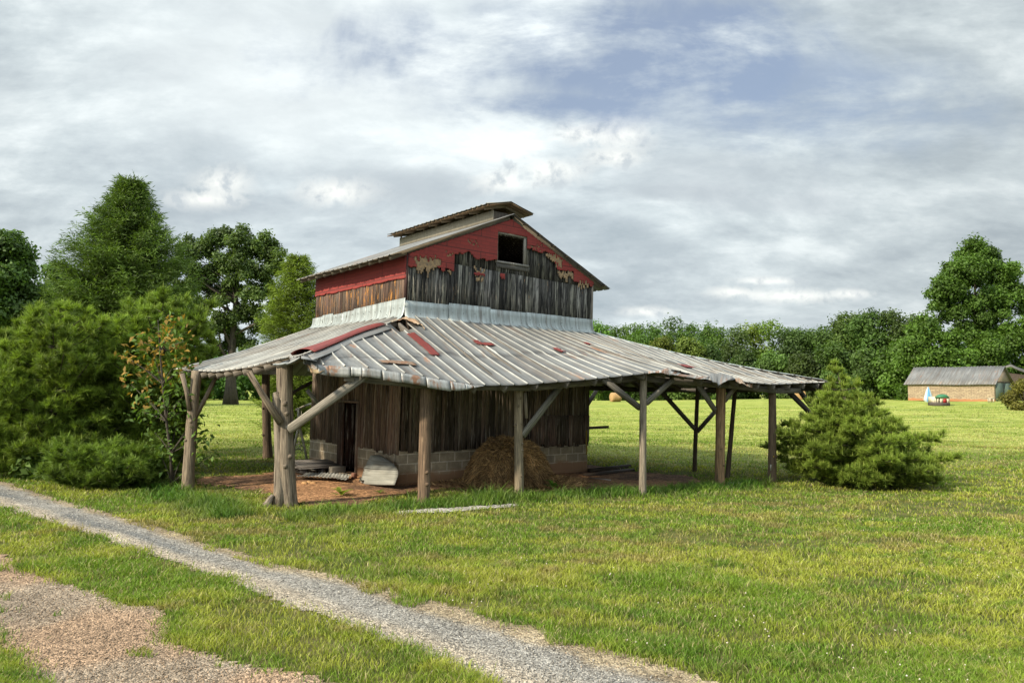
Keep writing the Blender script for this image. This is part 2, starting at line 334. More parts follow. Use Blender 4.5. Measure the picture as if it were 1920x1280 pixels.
# ---------------------------------------------------------------- ground
def groundmat():
    m, nt, b, o = newmat('meadow_ground')
    P = N(nt, 'ShaderNodeNewGeometry').outputs['Position']
    def pn(sc, st, det=5, r=.6, off=(0, 0, 0), d=0):
        mp = N(nt, 'ShaderNodeMapping', i_Vector=P, i_Scale=st, i_Location=off)
        return N(nt, 'ShaderNodeTexNoise', i_Vector=mp.outputs[0], i_Scale=sc, i_Detail=det, i_Roughness=r, i_Distortion=d).outputs[0]
    y = N(nt, 'ShaderNodeSeparateXYZ', i_0=P).outputs[1]
    c = ramp(nt, pn(1, (.22, .6, 1), 8, .65, d=.5), [(.30, (.11, .165, .024)), (.46, (.19, .25, .03)), (.58, (.27, .31, .05)), (.72, (.40, .40, .12))])
    c = mixc(nt, ramp(nt, pn(1, (.55, 1.7, 1), 8, .7, (9, 4, 0), .4), [(.45, 0.0), (.64, .8)]), c, (.50, .50, .18))
    c = mixc(nt, ramp(nt, pn(1, (1.6, 4.6, 1), 6, .75, (2, 8, 0), .3), [(.50, 0.0), (.68, .75)]), c, (.06, .10, .014))
    c = mixc(nt, ramp(nt, pn(1, (.10, .55, 1), 6, .7, (31, 3, 0), .5), [(.52, 0.0), (.66, .55)]), c, (.07, .13, .018))
    c = mixc(nt, ramp(nt, pn(1, (.12, .3, 1), 4, .6, (5, 2, 0)), [(.64, 0.0), (.70, .5)]), c, (.26, .15, .065))
    near = N(nt, 'ShaderNodeMapRange', i_0=y, i_1=20.0, i_2=32.0, i_3=1.0, i_4=0.0).outputs[0]
    nc = ramp(nt, pn(1, (2, 2, 2), 8, .7), [(.32, (.045, .055, .018)), (.5, (.10, .115, .03)), (.68, (.19, .15, .075))])
    c = mixc(nt, near, c, nc)
    nt.links.new(c, b.inputs['Base Color']); b.inputs['Roughness'].default_value = .95; b.inputs['Specular IOR Level'].default_value = .1
    bump(nt, b, pn(3.5, (1, 1.6, 1), 8, .75), .8, .12); return m
def build_ground():
    xs = np.concatenate([-np.geomspace(900, 34, 26), np.arange(-30, 30, .75), np.geomspace(34, 900, 26)])
    ys = np.concatenate([np.linspace(-40, 0, 10), np.arange(1, 34, .75), np.arange(34, 180, 2.5), np.geomspace(185, 1500, 16)])
    X, Y = np.meshgrid(xs, ys); Z = gz(X, Y); n, m = X.shape
    idx = np.arange(n*m).reshape(n, m)
    f = np.stack([idx[:-1, :-1], idx[:-1, 1:], idx[1:, 1:], idx[1:, :-1]], -1).reshape(-1, 4)
    g = G().add(np.stack([X, Y, Z], -1).reshape(-1, 3), f); o = g.obj('ground', groundmat(), smooth=True); tag(o, kind='structure')
build_ground()

def inpoly(x, y, P):
    c = np.zeros(np.shape(x), bool); j = len(P)-1
    for i in range(len(P)):
        xi, yi = P[i][:2]; xj, yj = P[j][:2]
        k = ((yi > y) != (yj > y)) & (x < (xj-xi)*(y-yi)/((yj-yi) or 1e-9)+xi); c ^= k; j = i
    return c
def polyg(L): return [tuple(ground_at(*q)[:2]) for q in L]
T1U = [(-11.52, 15.35), (-10.03, 14.22), (-7.23, 11.93), (-5.12, 10.13), (-3.54, 8.7), (-2.42, 7.86), (-1.69, 7.4), (-1.09, 6.78), (-.23, 6.16), (.33, 5.65), (1.07, 5.1), (1.6, 4.6), (2.2, 4.0)]
T1L = [(-9.9, 13.05), (-8.29, 11.78), (-6.01, 9.95), (-4.41, 8.76), (-3.11, 7.67), (-2.29, 6.94), (-1.39, 6.11), (-.91, 5.75), (-.46, 5.33), (-.19, 5.06), (.17, 4.71), (.9, 4.0)]
def extend(L, k=12):
    d = np.array(L[0])-np.array(L[1]); d = d/np.linalg.norm(d); d = np.array([-.80, .60])*.6+d*.4; d /= np.linalg.norm(d)
    return [tuple(np.array(L[0])+d*k)]+L
T1 = extend(T1U)+extend(T1L)[::-1]
TS = extend([(x+.12, y+.14+.16*math.exp(-((x+.2)/2.5)**2)) for x, y in T1U])+extend(T1L)[::-1]
T2U = [(-20, 20.2), (-8.6, 10.6), (-6.69, 8.99), (-5.87, 8.39), (-4.91, 7.57), (-3.84, 6.98), (-3.15, 6.45), (-2.61, 5.8), (-2.04, 5.42), (-1.56, 5.14), (-1.05, 4.83), (-.3, 4.1)]
T2L = [(-21, 18.6), (-7.2, 8.6), (-4.57, 6.2), (-3.97, 5.74), (-3.12, 4.92), (-2.69, 4.54), (-2.2, 4.0)]
T2 = T2U+T2L[::-1]
DIRT = polyg([(365, 908), (420, 912), (480, 922), (520, 938), (560, 950), (640, 950), (720, 936), (770, 922), (850, 916), (960, 918), (1080, 922), (1160, 918), (1250, 914), (1312, 905), (1290, 893), (1200, 885), (1120, 874), (1060, 866), (900, 846), (560, 868), (500, 889), (400, 893)])
STRIP = polyg([(735, 962), (800, 956), (880, 951), (975, 946), (978, 950), (900, 957), (820, 963), (740, 967)])
def warp(x, y, a=.18, s=2.2, seed=3): return x+(fbm(x*s, y*s, seed)-.5)*2*a, y+(fbm(x*s+9, y*s+4, seed+5)-.5)*2*a
def masks(x, y):
    wx, wy = warp(x, y, .13, 2.5); w2 = warp(x, y, .16, 2.0, 8)
    return inpoly(wx, wy, TS), inpoly(*w2, T2), inpoly(*warp(x, y, .3, 1.6, 21), DIRT), inpoly(*warp(x, y, .15, 5, 31), STRIP)
def sheet(name, poly, cell, lift, mat, tintf, a=.18, s=2.2, seed=3):
    P = np.array(poly); x0, y0 = P.min(0)-.4; x1, y1 = P.max(0)+.4
    xs = np.arange(x0, x1, cell); ys = np.arange(y0, y1, cell); X, Y = np.meshgrid(xs, ys)
    xc, yc = X[:-1, :-1]+cell/2, Y[:-1, :-1]+cell/2
    k = inpoly(*warp(xc, yc, a, s, seed), poly)
    n, m = X.shape; idx = np.arange(n*m).reshape(n, m)
    f = np.stack([idx[:-1, :-1], idx[:-1, 1:], idx[1:, 1:], idx[1:, :-1]], -1)[k]
    u_, inv = np.unique(f, return_inverse=True)
    x, y = X.ravel()[u_], Y.ravel()[u_]; jx = (vnoise(x*97, y*97, 1)-.5)*cell*.6; x2 = x+jx
    z = gz(x2, y)+lift+.012*(fbm(x*3, y*3, 4)-.5)
    g = G().add(np.stack([x2, y, z], -1), inv.reshape(-1, 4), tintf(x, y))
    o = g.obj(name, mat, smooth=True); tag(o, kind='structure'); return o
def gravelmat(name, bs=.5, vs=55):
    m, nt, b, o = newmat(name)
    a = N(nt, 'ShaderNodeAttribute', attribute_name='gc').outputs['Vector']
    vo = N(nt, 'ShaderNodeTexVoronoi', i_Vector=a, i_Scale=vs); vo2 = N(nt, 'ShaderNodeTexVoronoi', i_Vector=a, i_Scale=vs*.42)
    lum = N(nt, 'ShaderNodeSeparateColor', i_0=vo.outputs['Color']).outputs[0]; lum2 = N(nt, 'ShaderNodeSeparateColor', i_0=vo2.outputs['Color']).outputs[1]
    c = mixc(nt, 1, tintc(nt), ramp(nt, lum, [(0, .45), (1, 1.45)]), 'MULTIPLY')
    c = mixc(nt, 1, c, ramp(nt, lum2, [(0, .72), (1, 1.25)]), 'MULTIPLY')
    c = mixc(nt, 1, c, ramp(nt, gnoise(nt, 1.3, 7, .7), [(.3, .8), (.7, 1.2)]), 'MULTIPLY')
    nt.links.new(c, b.inputs['Base Color']); b.inputs['Roughness'].default_value = .95; b.inputs['Specular IOR Level'].default_value = .15
    h = math_(nt, 'ADD', math_(nt, 'MULTIPLY', vo.outputs['Distance'], -1.0), math_(nt, 'MULTIPLY', gnoise(nt, 90, 4), .3))
    bump(nt, b, h, bs, .03); return m
def lerp3(a, b, t): t = np.clip(t, 0, 1)[:, None]; return np.array(a)*(1-t)+np.array(b)*t
def dens_(L, n=14): L = np.array(L); return np.concatenate([L[i]+(L[i+1]-L[i])*np.linspace(0, 1, n, endpoint=False)[:, None] for i in range(len(L)-1)])
def t1tint(x, y):
    core = np.mean([inpoly(*warp(x+q*.9, y+p, .10, 3), T1).astype(float) for q in (-.09, 0, .09) for p in (-.12, -.04, .04, .12)], 0)
    core = ss(.1, .9, core+(fbm(x*5, y*5, 123)-.5)*.6)
    A, B = dens_(extend(T1U)), dens_(extend(T1L)); dA = np.full(len(x), 9.); dB = dA.copy()
    for p in A: dA = np.minimum(dA, np.hypot(x-p[0], y-p[1]))
    for p in B: dB = np.minimum(dB, np.hypot(x-p[0], y-p[1]))
    w = dA/(dA+dB+1e-6)+.22*(fbm(x*1.3, y*1.3, 40)-.5); n2 = fbm(x*6, y*6, 44)
    c = lerp3((.26, .245, .22), (.36, .305, .235), ss(.38, .72, w)); c = c*(.8+.4*n2)[:, None]
    dk = np.exp(-((w-.42)/.15)**2)*ss(.42, .6, fbm(x*.9+3, y*1.3, 77)); c = lerp3(c, (.13, .135, .135), dk*.85)
    sand = lerp3((.23, .18, .115), (.33, .265, .175), ss(.3, .7, fbm(x*3, y*3, 41)))
    return c*core[:, None]+sand*(1-core)[:, None]
M_GRAV = gravelmat('gravel_driveway', .6, 70)
sheet('driveway', TS, .06, .010, M_GRAV, t1tint, .13, 2.5)
sheet('gravel_path', T2, .06, .010, M_GRAV, lambda x, y: lerp3((.30, .205, .135), (.27, .215, .16), ss(.4, .62, fbm(x*.9, y*.9, 50)))*(.8+.4*fbm(x*4, y*4, 52))[:, None], .16, 2.0, 8)
M_DIRT = gravelmat('bare_earth', .5, 30)
sheet('dirt_floor', DIRT, .08, .012, M_DIRT, lambda x, y: lerp3((.36, .20, .105), (.17, .10, .062), ss(.42, .66, fbm(x*1.3, y*1.3, 60))), .3, 1.6, 21)
sheet('gravel_strip', STRIP, .04, .02, M_GRAV, lambda x, y: np.tile((.42, .39, .35), (len(x), 1)), .15, 5, 31)

# stones on the driveway
def stones():
    n = 60000; k = 0
    d = 1/rng.uniform(1/26, 1/4.6, n); a = rng.uniform(-.86, .86, n); x = d*a; y = d
    jx, jy = x+rng.normal(0, .09, n), y+rng.normal(0, .09, n); m1, m2, md, ms = masks(jx, jy); core = inpoly(*warp(jx, jy, .12, 3), T1)
    keep = core | (m2 & (rng.random(n) < .8)) | (m1 & (rng.random(n) < .3)) | ms
    x, y = x[keep], y[keep]; core = core[keep]; n = len(x); r = rng.uniform(.003, .010, n)*np.clip(y/7, 1, 2.2)
    base = np.array([(1, 0, 0), (-.5, .87, 0), (-.5, -.87, 0), (0, 0, .8), (.1, .1, -.6)])
    th = rng.uniform(0, 6.28, n); c, s = np.cos(th), np.sin(th)
    v = base[None]*r[:, None, None]*rng.uniform(.7, 1.3, (n, 5, 1))
    vx = v[..., 0]*c[:, None]-v[..., 1]*s[:, None]; vy = v[..., 0]*s[:, None]+v[..., 1]*c[:, None]
    P = np.stack([vx+x[:, None], vy+y[:, None], v[..., 2]+(gz(x, y)+.014)[:, None]], -1).reshape(-1, 3)
    f0 = np.array([(0, 1, 3), (1, 2, 3), (2, 0, 3), (1, 0, 4), (2, 1, 4), (0, 2, 4)])
    f = (f0[None]+5*np.arange(n)[:, None, None]).reshape(-1, 3)
    t = np.where(core[:, None], (.34, .32, .285), (.32, .235, .16))*rng.uniform(.3, 1.5, (n, 1)); t = np.repeat(t, 5, 0)
    o = G().add(P, f, t).obj('gravel', simple('loose_stone', (1, 1, 1), (.8, .8, .8), 10, .9, usetint=True)); tag(o, 'loose grey and tan gravel scattered along the driveway ruts', 'gravel', kind='stuff')
stones()

# ---------------------------------------------------------------- grass blades
def blades(n, dmin, dmax, hmin, hmax, wk, spread=.80, sel=None, hk=None, colk=1.0, pts=None):
    if pts is None:
        d = 1/rng.uniform(1/dmax, 1/dmin, n); a = rng.uniform(-spread, spread, n); x = d*a; y = d
    else: x, y = pts; n = len(x)
    m1, m2, md, ms = masks(x+rng.normal(0, .07, n), y+rng.normal(0, .07, n))
    bare = ss(.60, .70, fbm(x*.55, y*.8, 90, 5))*.75; bare = np.maximum(bare, ss(.62, .72, fbm(x*1.6+5, y*3, 191, 4))*.8)
    k = ~(m1 | m2 | md | ms) & (rng.random(n) > bare)
    k |= (m1 & (fbm(x*2.2, y*2.2, 33) > .62) & ~inpoly(x, y, T1) & (rng.random(n) < .6)) | (m2 & (fbm(x*2.2, y*2.2, 35) > .74) & (rng.random(n) < .4))
    if sel is not None: k &= sel(x, y)
    x, y = x[k], y[k]; n = len(x)
    dd = np.hypot(x, y); clump = fbm(x*4, y*4, 91, 3); tall = ss(.52, .75, fbm(x*.9, y*.9, 92))
    h = rng.uniform(hmin, hmax, n)*(.55+.75*clump)*(1+.5*tall)
    # taller growth by the posts and the edge of the bare floor
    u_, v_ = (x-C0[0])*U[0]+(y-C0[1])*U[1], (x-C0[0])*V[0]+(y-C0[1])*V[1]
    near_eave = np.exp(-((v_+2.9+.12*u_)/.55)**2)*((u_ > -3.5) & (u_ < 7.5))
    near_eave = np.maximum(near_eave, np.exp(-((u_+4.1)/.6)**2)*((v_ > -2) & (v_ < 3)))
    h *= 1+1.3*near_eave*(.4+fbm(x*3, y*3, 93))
    w = wk*(.7+.6*rng.random(n))*np.clip(dd/8, .8, 12)
    th = rng.uniform(0, 2*np.pi, n); wx, wy = np.cos(th)*w/2, np.sin(th)*w/2
    ln = rng.uniform(.25, 1.0, n)*h; la = rng.uniform(0, 2*np.pi, n)+.8; lx, ly = np.cos(la)*ln, np.sin(la)*ln
    z = gz(x, y)-.004
    v0 = np.stack([x-wx, y-wy, z], -1); v1 = np.stack([x+wx, y+wy, z], -1)
    v2 = np.stack([x+wx*.8+lx*.35, y+wy*.8+ly*.35, z+h*.62], -1); v3 = np.stack([x-wx*.8+lx*.35, y-wy*.8+ly*.35, z+h*.62], -1)
    v4 = np.stack([x+lx, y+ly, z+h*.95], -1)
    P = np.stack([v0, v1, v2, v3, v4], 1).reshape(-1, 3)
    i = 5*np.arange(n); q = np.stack([i, i+1, i+2, i+3], -1); t = np.stack([i+3, i+2, i+4], -1)
    p1 = .5*fbm(x*.4, y*.8, 94, 5)+.5*fbm(x*1.7, y*3.2, 194, 4); p2 = .5*fbm(x*1.5, y*2.2, 95, 4)+.5*fbm(x*4, y*7, 195, 3)
    col = lerp3((.17, .27, .028), (.36, .385, .06), ss(.38, .60, p1)); col = lerp3(col, (.10, .20, .022), ss(.54, .64, p2)*.7)
    stk = fbm(x*.13+40, y*.50, 97, 5); fw_ = ss(17, 32, y); col = lerp3(col, (.56, .54, .22), ss(.50, .62, stk)*fw_*.85); col = lerp3(col, (.10, .19, .02), ss(.50, .40, stk)*fw_*.7)
    col = lerp3(col, (.33, .24, .11), ss(.56, .68, .5*fbm(x*.7+40, y*1.1, 96, 5)+.5*fbm(x*2.2, y*4, 196, 4))*.7)
    dry = rng.random(n) < .16; col[dry] = np.array([.44, .38, .20])*rng.uniform(.7, 1.1, (dry.sum(), 1))
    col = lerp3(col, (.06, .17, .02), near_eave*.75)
    edge2 = np.exp(-((x+.95*y-6.0)/.9)**2)*0
    col = col*rng.uniform(.55, 1.4, (n, 1))*colk
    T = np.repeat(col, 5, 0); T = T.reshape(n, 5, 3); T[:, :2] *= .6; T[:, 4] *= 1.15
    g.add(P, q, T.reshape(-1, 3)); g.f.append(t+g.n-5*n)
g = G()
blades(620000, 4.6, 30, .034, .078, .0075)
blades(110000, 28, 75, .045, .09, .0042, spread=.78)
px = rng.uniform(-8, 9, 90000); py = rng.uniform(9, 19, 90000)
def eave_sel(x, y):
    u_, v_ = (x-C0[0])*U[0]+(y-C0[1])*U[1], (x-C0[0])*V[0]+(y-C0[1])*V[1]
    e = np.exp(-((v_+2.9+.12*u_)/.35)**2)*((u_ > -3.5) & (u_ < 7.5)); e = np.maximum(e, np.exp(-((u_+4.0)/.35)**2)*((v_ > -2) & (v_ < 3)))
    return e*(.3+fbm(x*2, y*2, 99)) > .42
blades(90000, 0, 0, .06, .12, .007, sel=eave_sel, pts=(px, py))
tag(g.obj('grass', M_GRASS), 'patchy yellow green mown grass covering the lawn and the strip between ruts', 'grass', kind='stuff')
# clover heads
def clover():
    n = 380; d = 1/rng.uniform(1/16, 1/5, n); x = d*rng.uniform(-.1, .75, n); y = d
    k = (fbm(x*1.1, y*1.1, 70) > .55); k &= ~np.any(masks(x, y), 0); x, y = x[k], y[k]; gg = G()
    for a, b in zip(x, y):
        r = rnd.uniform(.005, .009); z = float(gz(a, b))+rnd.uniform(.05, .085)
        vs = [(a+r*dx_, b+r*dy_, z+r*dz_) for dx_, dy_, dz_ in ((1, 0, 0), (0, 1, 0), (-1, 0, 0), (0, -1, 0), (0, 0, 1), (0, 0, -1))]
        gg.add(vs, [(0, 1, 4), (1, 2, 4), (2, 3, 4), (3, 0, 4), (1, 0, 5), (2, 1, 5), (3, 2, 5), (0, 3, 5)], (.62, .56, .5))
    tag(gg.obj('clover_flowers', simple('clover_white', (1, 1, 1), (.8, .75, .75), 10, usetint=True), smooth=True), 'tiny white clover heads dotted over the lawn at right', 'clover', kind='stuff')
clover()
#PART2
# ---------------------------------------------------------------- the barn
barn = empty('tobacco_barn', tuple(C0+U*2.8+V*2.2), 'old tobacco barn with red patched upper walls and wide rusty tin roof on log posts', 'barn')
LU, LV = 5.62, 4.5; ZE, SL = 4.9, .43; ZA = ZE+SL*LU/2
def wz(u): return ZE+SL*(LU/2-abs(u-LU/2))
def wall_planks(axis, c, a0, a1, zb, zt, mat, name, out, colf, wmin=.075, wmax=.145, holes=(), parent=barn, jag=.04, zlist=None):
    """vertical boards on the plane v=c (axis u) or u=c (axis v); out = +-1 side the boards face"""
    g = G(); a = a0
    while a < a1:
        w = min(rnd.uniform(wmin, wmax), a1-a)
        if w < .04: break
        am = a+w/2; top = zt(am) if callable(zt) else zt; bot = (zb(am) if callable(zb) else zb)+rnd.uniform(-jag, jag)
        segs = [(bot, top)]
        for (h0, h1, hz0, hz1) in holes:
            if am > h0 and am < h1: segs = [q for s0, s1 in segs for q in ((s0, min(s1, hz0)), (max(s0, hz1), s1)) if q[1]-q[0] > .03]
        off = rnd.uniform(0, .014); th = .022; col = colf()
        for s0, s1 in segs:
            t = rnd.uniform(-.012, .012)
            if axis == 'u': o = W(a+.003, c+out*(.004+off), s0); e1 = U*(w-.007); e2 = V*out*th
            else: o = W(c+out*(.004+off), a+.003, s0); e1 = V*(w-.007); e2 = U*out*th
            dz_ = s1-s0; g.box(o, e1, e2, np.array([0, 0, dz_])+U*.016*dz_+(U if axis == 'u' else V)*t*.5, col)
        a += w
    return g.obj(name, mat, parent)
gy = lambda lo, hi, warm=.0: (lambda: (lambda k: (k*(1+warm*rnd.random()), k, k*(1-.12*rnd.random())))(rnd.uniform(lo, hi)))
LOFT = (2.42, 3.24, 5.02, 5.68)
wall_planks('u', 0, 0, LU, lambda a: 3.6, lambda a: min(4.84-.02*a, wz(a)-.02), M_PLG, 'gable_planks', -1, gy(.3, 2.3), holes=[LOFT])
wall_planks('u', .016, 0, LU, lambda a: 4.8-.02*a, lambda a: wz(a)-.01, M_PLG, 'upper_gable_planks', -1, gy(.35, 2.0), holes=[LOFT], jag=.005)
wall_planks('v', 0, .02, LV, 3.6, ZE-.02, M_PLL, 'side_planks', -1, gy(.5, 1.5, .2))
DOOR = (1.93, 2.56, .08, 1.64); DOORH = (1.90, 2.86, -.3, 1.66)
wall_planks('v', 0, .02, LV, lambda a: .60+.02*a, 3.62, M_PLD, 'lower_side_planks', -1, gy(.55, 1.6, .12), holes=[DOORH])
wall_planks('u', 0, 0, LU, lambda a: .62+(.03 if a < 3 else -.01), lambda a: 3.62, M_PLD, 'lower_front_planks', -1, gy(.45, 1.5, .12), .08, .17)
wall_planks('u', -.04, 3.6, LU-.02, lambda a: .66, lambda a: 1.38, M_PLD, 'patched_front_planks', -1, gy(.5, 1.1, .25), .09, .17)
wall_planks('v', LU, .0, LV, .62, ZE-.02, M_PLD, 'right_side_planks', 1, gy(.5, 1.4))
wall_planks('u', LV, 0, LU, .62, lambda a: wz(a)-.02, M_PLD, 'back_planks', 1, gy(.5, 1.4))
g = G()   # unseen lining, added to block light between planks and keep the inside dark
def wallrect(g, axis, c, a0, a1, z0, z1, th=.03):
    if axis == 'u': g.box(W(a0, c, z0), U*(a1-a0), V*th, np.array([0, 0, z1-z0])+U*.016*(z1-z0), (.5, .45, .4))
    else: g.box(W(c, a0, z0), V*(a1-a0), U*th, np.array([0, 0, z1-z0])+U*.016*(z1-z0), (.5, .45, .4))
wallrect(g, 'u', .03, .03, LU-.03, .5, 4.85)
n = 28
for i in range(n):
    a0 = .03+i*(LU-.06)/n; a1 = a0+(LU-.06)/n; zt = min(wz(a0), wz(a1))-.05
    if a1 > LOFT[0] and a0 < LOFT[1]:
        wallrect(g, 'u', .032, a0, a1, 4.85, LOFT[2]); wallrect(g, 'u', .032, a0, a1, LOFT[3], zt)
    elif zt > 4.9: wallrect(g, 'u', .032, a0, a1, 4.85, zt)
wallrect(g, 'v', .03, .06, DOOR[0], .5, 4.8); wallrect(g, 'v', .03, DOOR[1]+.3, LV-.03, .5, 4.8); wallrect(g, 'v', .03, DOOR[0], DOOR[1]+.3, 1.66, 4.8)
wallrect(g, 'v', LU-.06, .06, LV-.03, .5, 4.8); wallrect(g, 'u', LV-.06, .03, LU-.03, .5, 4.8)
g.obj('light_block_lining', M_PLD, barn)
# foundation of concrete blocks
g = G()
def blk(g, axis, c, a0, a1, z0, z1, th):
    if axis == 'u': o = W(a0, c, z0)*1.0; e1 = U*(a1-a0); e2 = V*th
    else: o = W(c, a0, z0)*1.0; e1 = V*(a1-a0); e2 = U*th
    e3 = np.array([0, 0, z1-z0]); k = [(i, j, l) for i in (0, 1) for j in (0, 1) for l in (0, 1)]
    g.add([o+e1*i+e2*j+e3*l for i, j, l in k], [(0, 1, 3, 2), (4, 6, 7, 5), (0, 4, 5, 1), (2, 3, 7, 6), (0, 2, 6, 4), (1, 5, 7, 3)],
          (1, 1, 1), [(a0+(a1-a0)*i+th*j, z0+(z1-z0)*l, 0) for i, j, l in k])
blk(g, 'u', 0.0, 0, LU, -.405, .68, .2); blk(g, 'v', 0.002, .2, DOOR[0], -.405, .68, .2); blk(g, 'v', 0.002, DOOR[1]+.27, LV, -.405, .72, .2)
blk(g, 'v', 0.002, DOOR[0], DOOR[1]+.27, -.405, .02, .2)
blk(g, 'v', LU-.2, .2, LV-.2, -.405, .68, .2); blk(g, 'u', LV-.2, .2, LU, -.405, .68, .2)
g.obj('block_foundation', M_BLOCK, barn)
# vent pipe in the blocks
g = G(); vu, vz = onv(889, 878, 0); ring = []
for k in range(24): t = 2*math.pi*k/24; ring.append((math.cos(t), math.sin(t)))
vs = [W(vu+.11*c, -.03, vz+.12*s) for c, s in ring]+[W(vu+.09*c, -.03, vz+.10*s) for c, s in ring]+[W(vu+.09*c, .19, vz+.10*s) for c, s in ring]+[W(vu+.11*c, .01, vz+.12*s) for c, s in ring]
f = [(k, (k+1) % 24, 24+(k+1) % 24, 24+k) for k in range(24)]+[(24+k, 24+(k+1) % 24, 48+(k+1) % 24, 48+k) for k in range(24)]+[(k, 72+k, 72+(k+1) % 24, (k+1) % 24) for k in range(24)]
pipe = g.add(vs, f, (1, 1, 1)).obj('vent_pipe', M_OLDTIN, barn)
g = G(); g.add([W(vu+.09*c, -.012, vz+.10*s) for c, s in ring], [tuple(range(24))], (.02, .02, .02)); g.obj('vent_dark_disc', simple('painted_darkness', (.006, .006, .006)), pipe)  # black disc painted as the darkness inside the pipe
# door
door = G(); door.box(W(-.05, DOOR[1]+.02, .02), V*.26, U*.06, np.array([0, 0, 1.62]), (.55, .4, .35)); d_ = door.obj('door_frame', M_PLD, barn)
g = G(); g.box(W(-.045, DOOR[0]-.07, .02), V*.07, U*.07, np.array([0, 0, 1.62]), (1.5, 1.4, 1.3)); g.box(W(-.055, DOOR[0]-.07, 1.645), V*.98, U*.06, (0, 0, .05), (1.7, 1.6, 1.5)); g.obj('door_trim', M_PLD, d_)
g = G(); g.box(W(.03, DOOR[1]+.0, .06), U*.6+V*.12, V*.03, np.array([0, 0, 1.55]), (.22, .12, .10)); g.obj('door', M_PLD, barn)
g = G(); g.box(W(-.20, DOOR[0]-.15, -.2), V*.85, U*.195, (0, 0, .215)); g.v[-1] = g.v[-1]; g.obj('door_step', M_BLOCK, barn)
# loft opening frame and sill
g = G(); a0, a1, z0, z1 = LOFT; T = (1.5, 1.45, 1.35)
g.box(W(a0-.045, -.055, z0-.02), U*.05, V*.05, (0, 0, z1-z0+.04), T); g.box(W(a1-.005, -.055, z0-.02), U*.08, V*.05, (0, 0, z1-z0+.04), T)
g.box(W(a0-.05, -.06, z1+.02), U*(a1-a0+.13), V*.05, (0, 0, .045), T); fr = g.obj('loft_frame', M_BEAM, barn)
g = G(); g.box(W(a0-.02, -.08, z0-.02), U*(a1-a0+.16), V*.07, (0, 0, .045), (1.3, 1.3, 1.3)); g.box(W(a0-.02, -.056, z0-.13), U*(a1-a0+.2), V*.028, (0, 0, .11), (.7, .7, .7)); g.obj('loft_sill', M_BEAM, fr)
# red siding left on the gable and the torn backing under it
def cp(L): return [onv(760+x/4.74, 370+y/4.74, 0) for x, y in L]
LOW = cp([(-20, 622), (60, 622), (300, 626), (301, 646), (415, 646), (416, 488), (470, 494), (540, 492), (600, 530), (640, 556), (780, 566), (1035, 590), (1040, 452), (1110, 458), (1200, 484), (1232, 482), (1300, 530), (1330, 632), (1480, 668), (1481, 744), (1600, 780), (1660, 786)])
TAN = [cp(p) for p in ([(62, 540), (300, 548), (302, 600), (240, 640), (235, 600), (190, 690), (160, 640), (120, 690), (100, 640), (70, 600)], [(1232, 490), (1300, 508), (1385, 545), (1380, 614), (1340, 618), (1290, 560), (1240, 520)],
    [(1340, 652), (1480, 670), (1478, 728), (1440, 700), (1420, 745), (1390, 700), (1350, 705)], [(1515, 748), (1615, 760), (1612, 802), (1560, 792), (1530, 800)], [(596, 642), (690, 655), (690, 675), (598, 668)],
    [(530, 396), (640, 420), (640, 436), (540, 418)], [(1098, 436), (1200, 448), (1200, 460), (1098, 450)], [(340, 503), (415, 510), (415, 527), (340, 524)], [(230, 520), (262, 524), (262, 560), (232, 560)],
    [(360, 645), (400, 650), (395, 690), (370, 672)], [(600, 700), (690, 706), (672, 740), (612, 730)])]
REDP = [cp(p) for p in ([(597, 668), (692, 675), (694, 704), (597, 692)], [(832, 676), (870, 680), (868, 726), (834, 722)], [(1340, 632), (1440, 634), (1440, 652), (1340, 650)])]
lx = np.array([p[0] for p in LOW]); lz = np.array([p[1] for p in LOW])
def siding(kind, only=None):
    du, dz_ = .035, .022; us = np.arange(-.02, LU+.06, du); zs = np.arange(4.2, ZA+.02, dz_)
    A, Z = np.meshgrid(us[:-1]+du/2, zs[:-1]+dz_/2)
    jit = (vnoise(np.floor(A/.085)*7.3, A*0+3, 12)-.5)*.09+(vnoise(A*9, Z*9, 14)-.5)*.02
    low = np.interp(A, lx, lz)+jit
    red = (Z > low)
    ax, zx = A+(vnoise(A*14, Z*14, 6)-.5)*.02, Z+(vnoise(np.floor(A/.035)*5.7, A*0+1, 8)-.5)*.16
    tan = np.zeros_like(red); rp = np.zeros_like(red)
    for q_, p in enumerate(TAN):
        if kind == 'red' or q_ == only: tan |= inpoly(ax, zx, p)
    for p in REDP: rp |= inpoly(A+(vnoise(A*20, Z*20, 3)-.5)*.02, Z+(vnoise(A*20, Z*20, 4)-.5)*.03, p)
    red = (red & ~tan) | rp; tan = tan & ~rp
    if kind == 'tan': k = tan
    else: k = red
    hole = (A > LOFT[0]-.03) & (A < LOFT[1]+.06) & (Z > LOFT[2]-.1) & (Z < LOFT[3]+.05)
    k &= ~hole & (Z < ZE+SL*(LU/2-np.abs(A-LU/2))-.01)
    X, Y = np.meshgrid(us, zs); n, m = X.shape; idx = np.arange(n*m).reshape(n, m)
    f = np.stack([idx[:-1, :-1], idx[:-1, 1:], idx[1:, 1:], idx[1:, :-1]], -1)[k]
    un, inv = np.unique(f, return_inverse=True); x, y = X.ravel()[un], Y.ravel()[un]
    w = .056+(.008 if kind == 'red' else 0)+.012*(fbm(x*1.2, y*1.2, 5)-.5)
    P = C0+U*(x+.016*y)[:, None]-V*w[:, None]; P[:, 2] = y
    return G().add(P, inv.reshape(-1, 4), (1, 1, 1), np.stack([x, y, 0*x], -1))
siding('red').obj('red_siding', M_RED, barn, solid=-.012)
for q_ in range(len(TAN)):
    g = siding('tan', q_)
    if len(g.f[0]): g.obj('torn_backing', M_TAN, barn, solid=-.01)
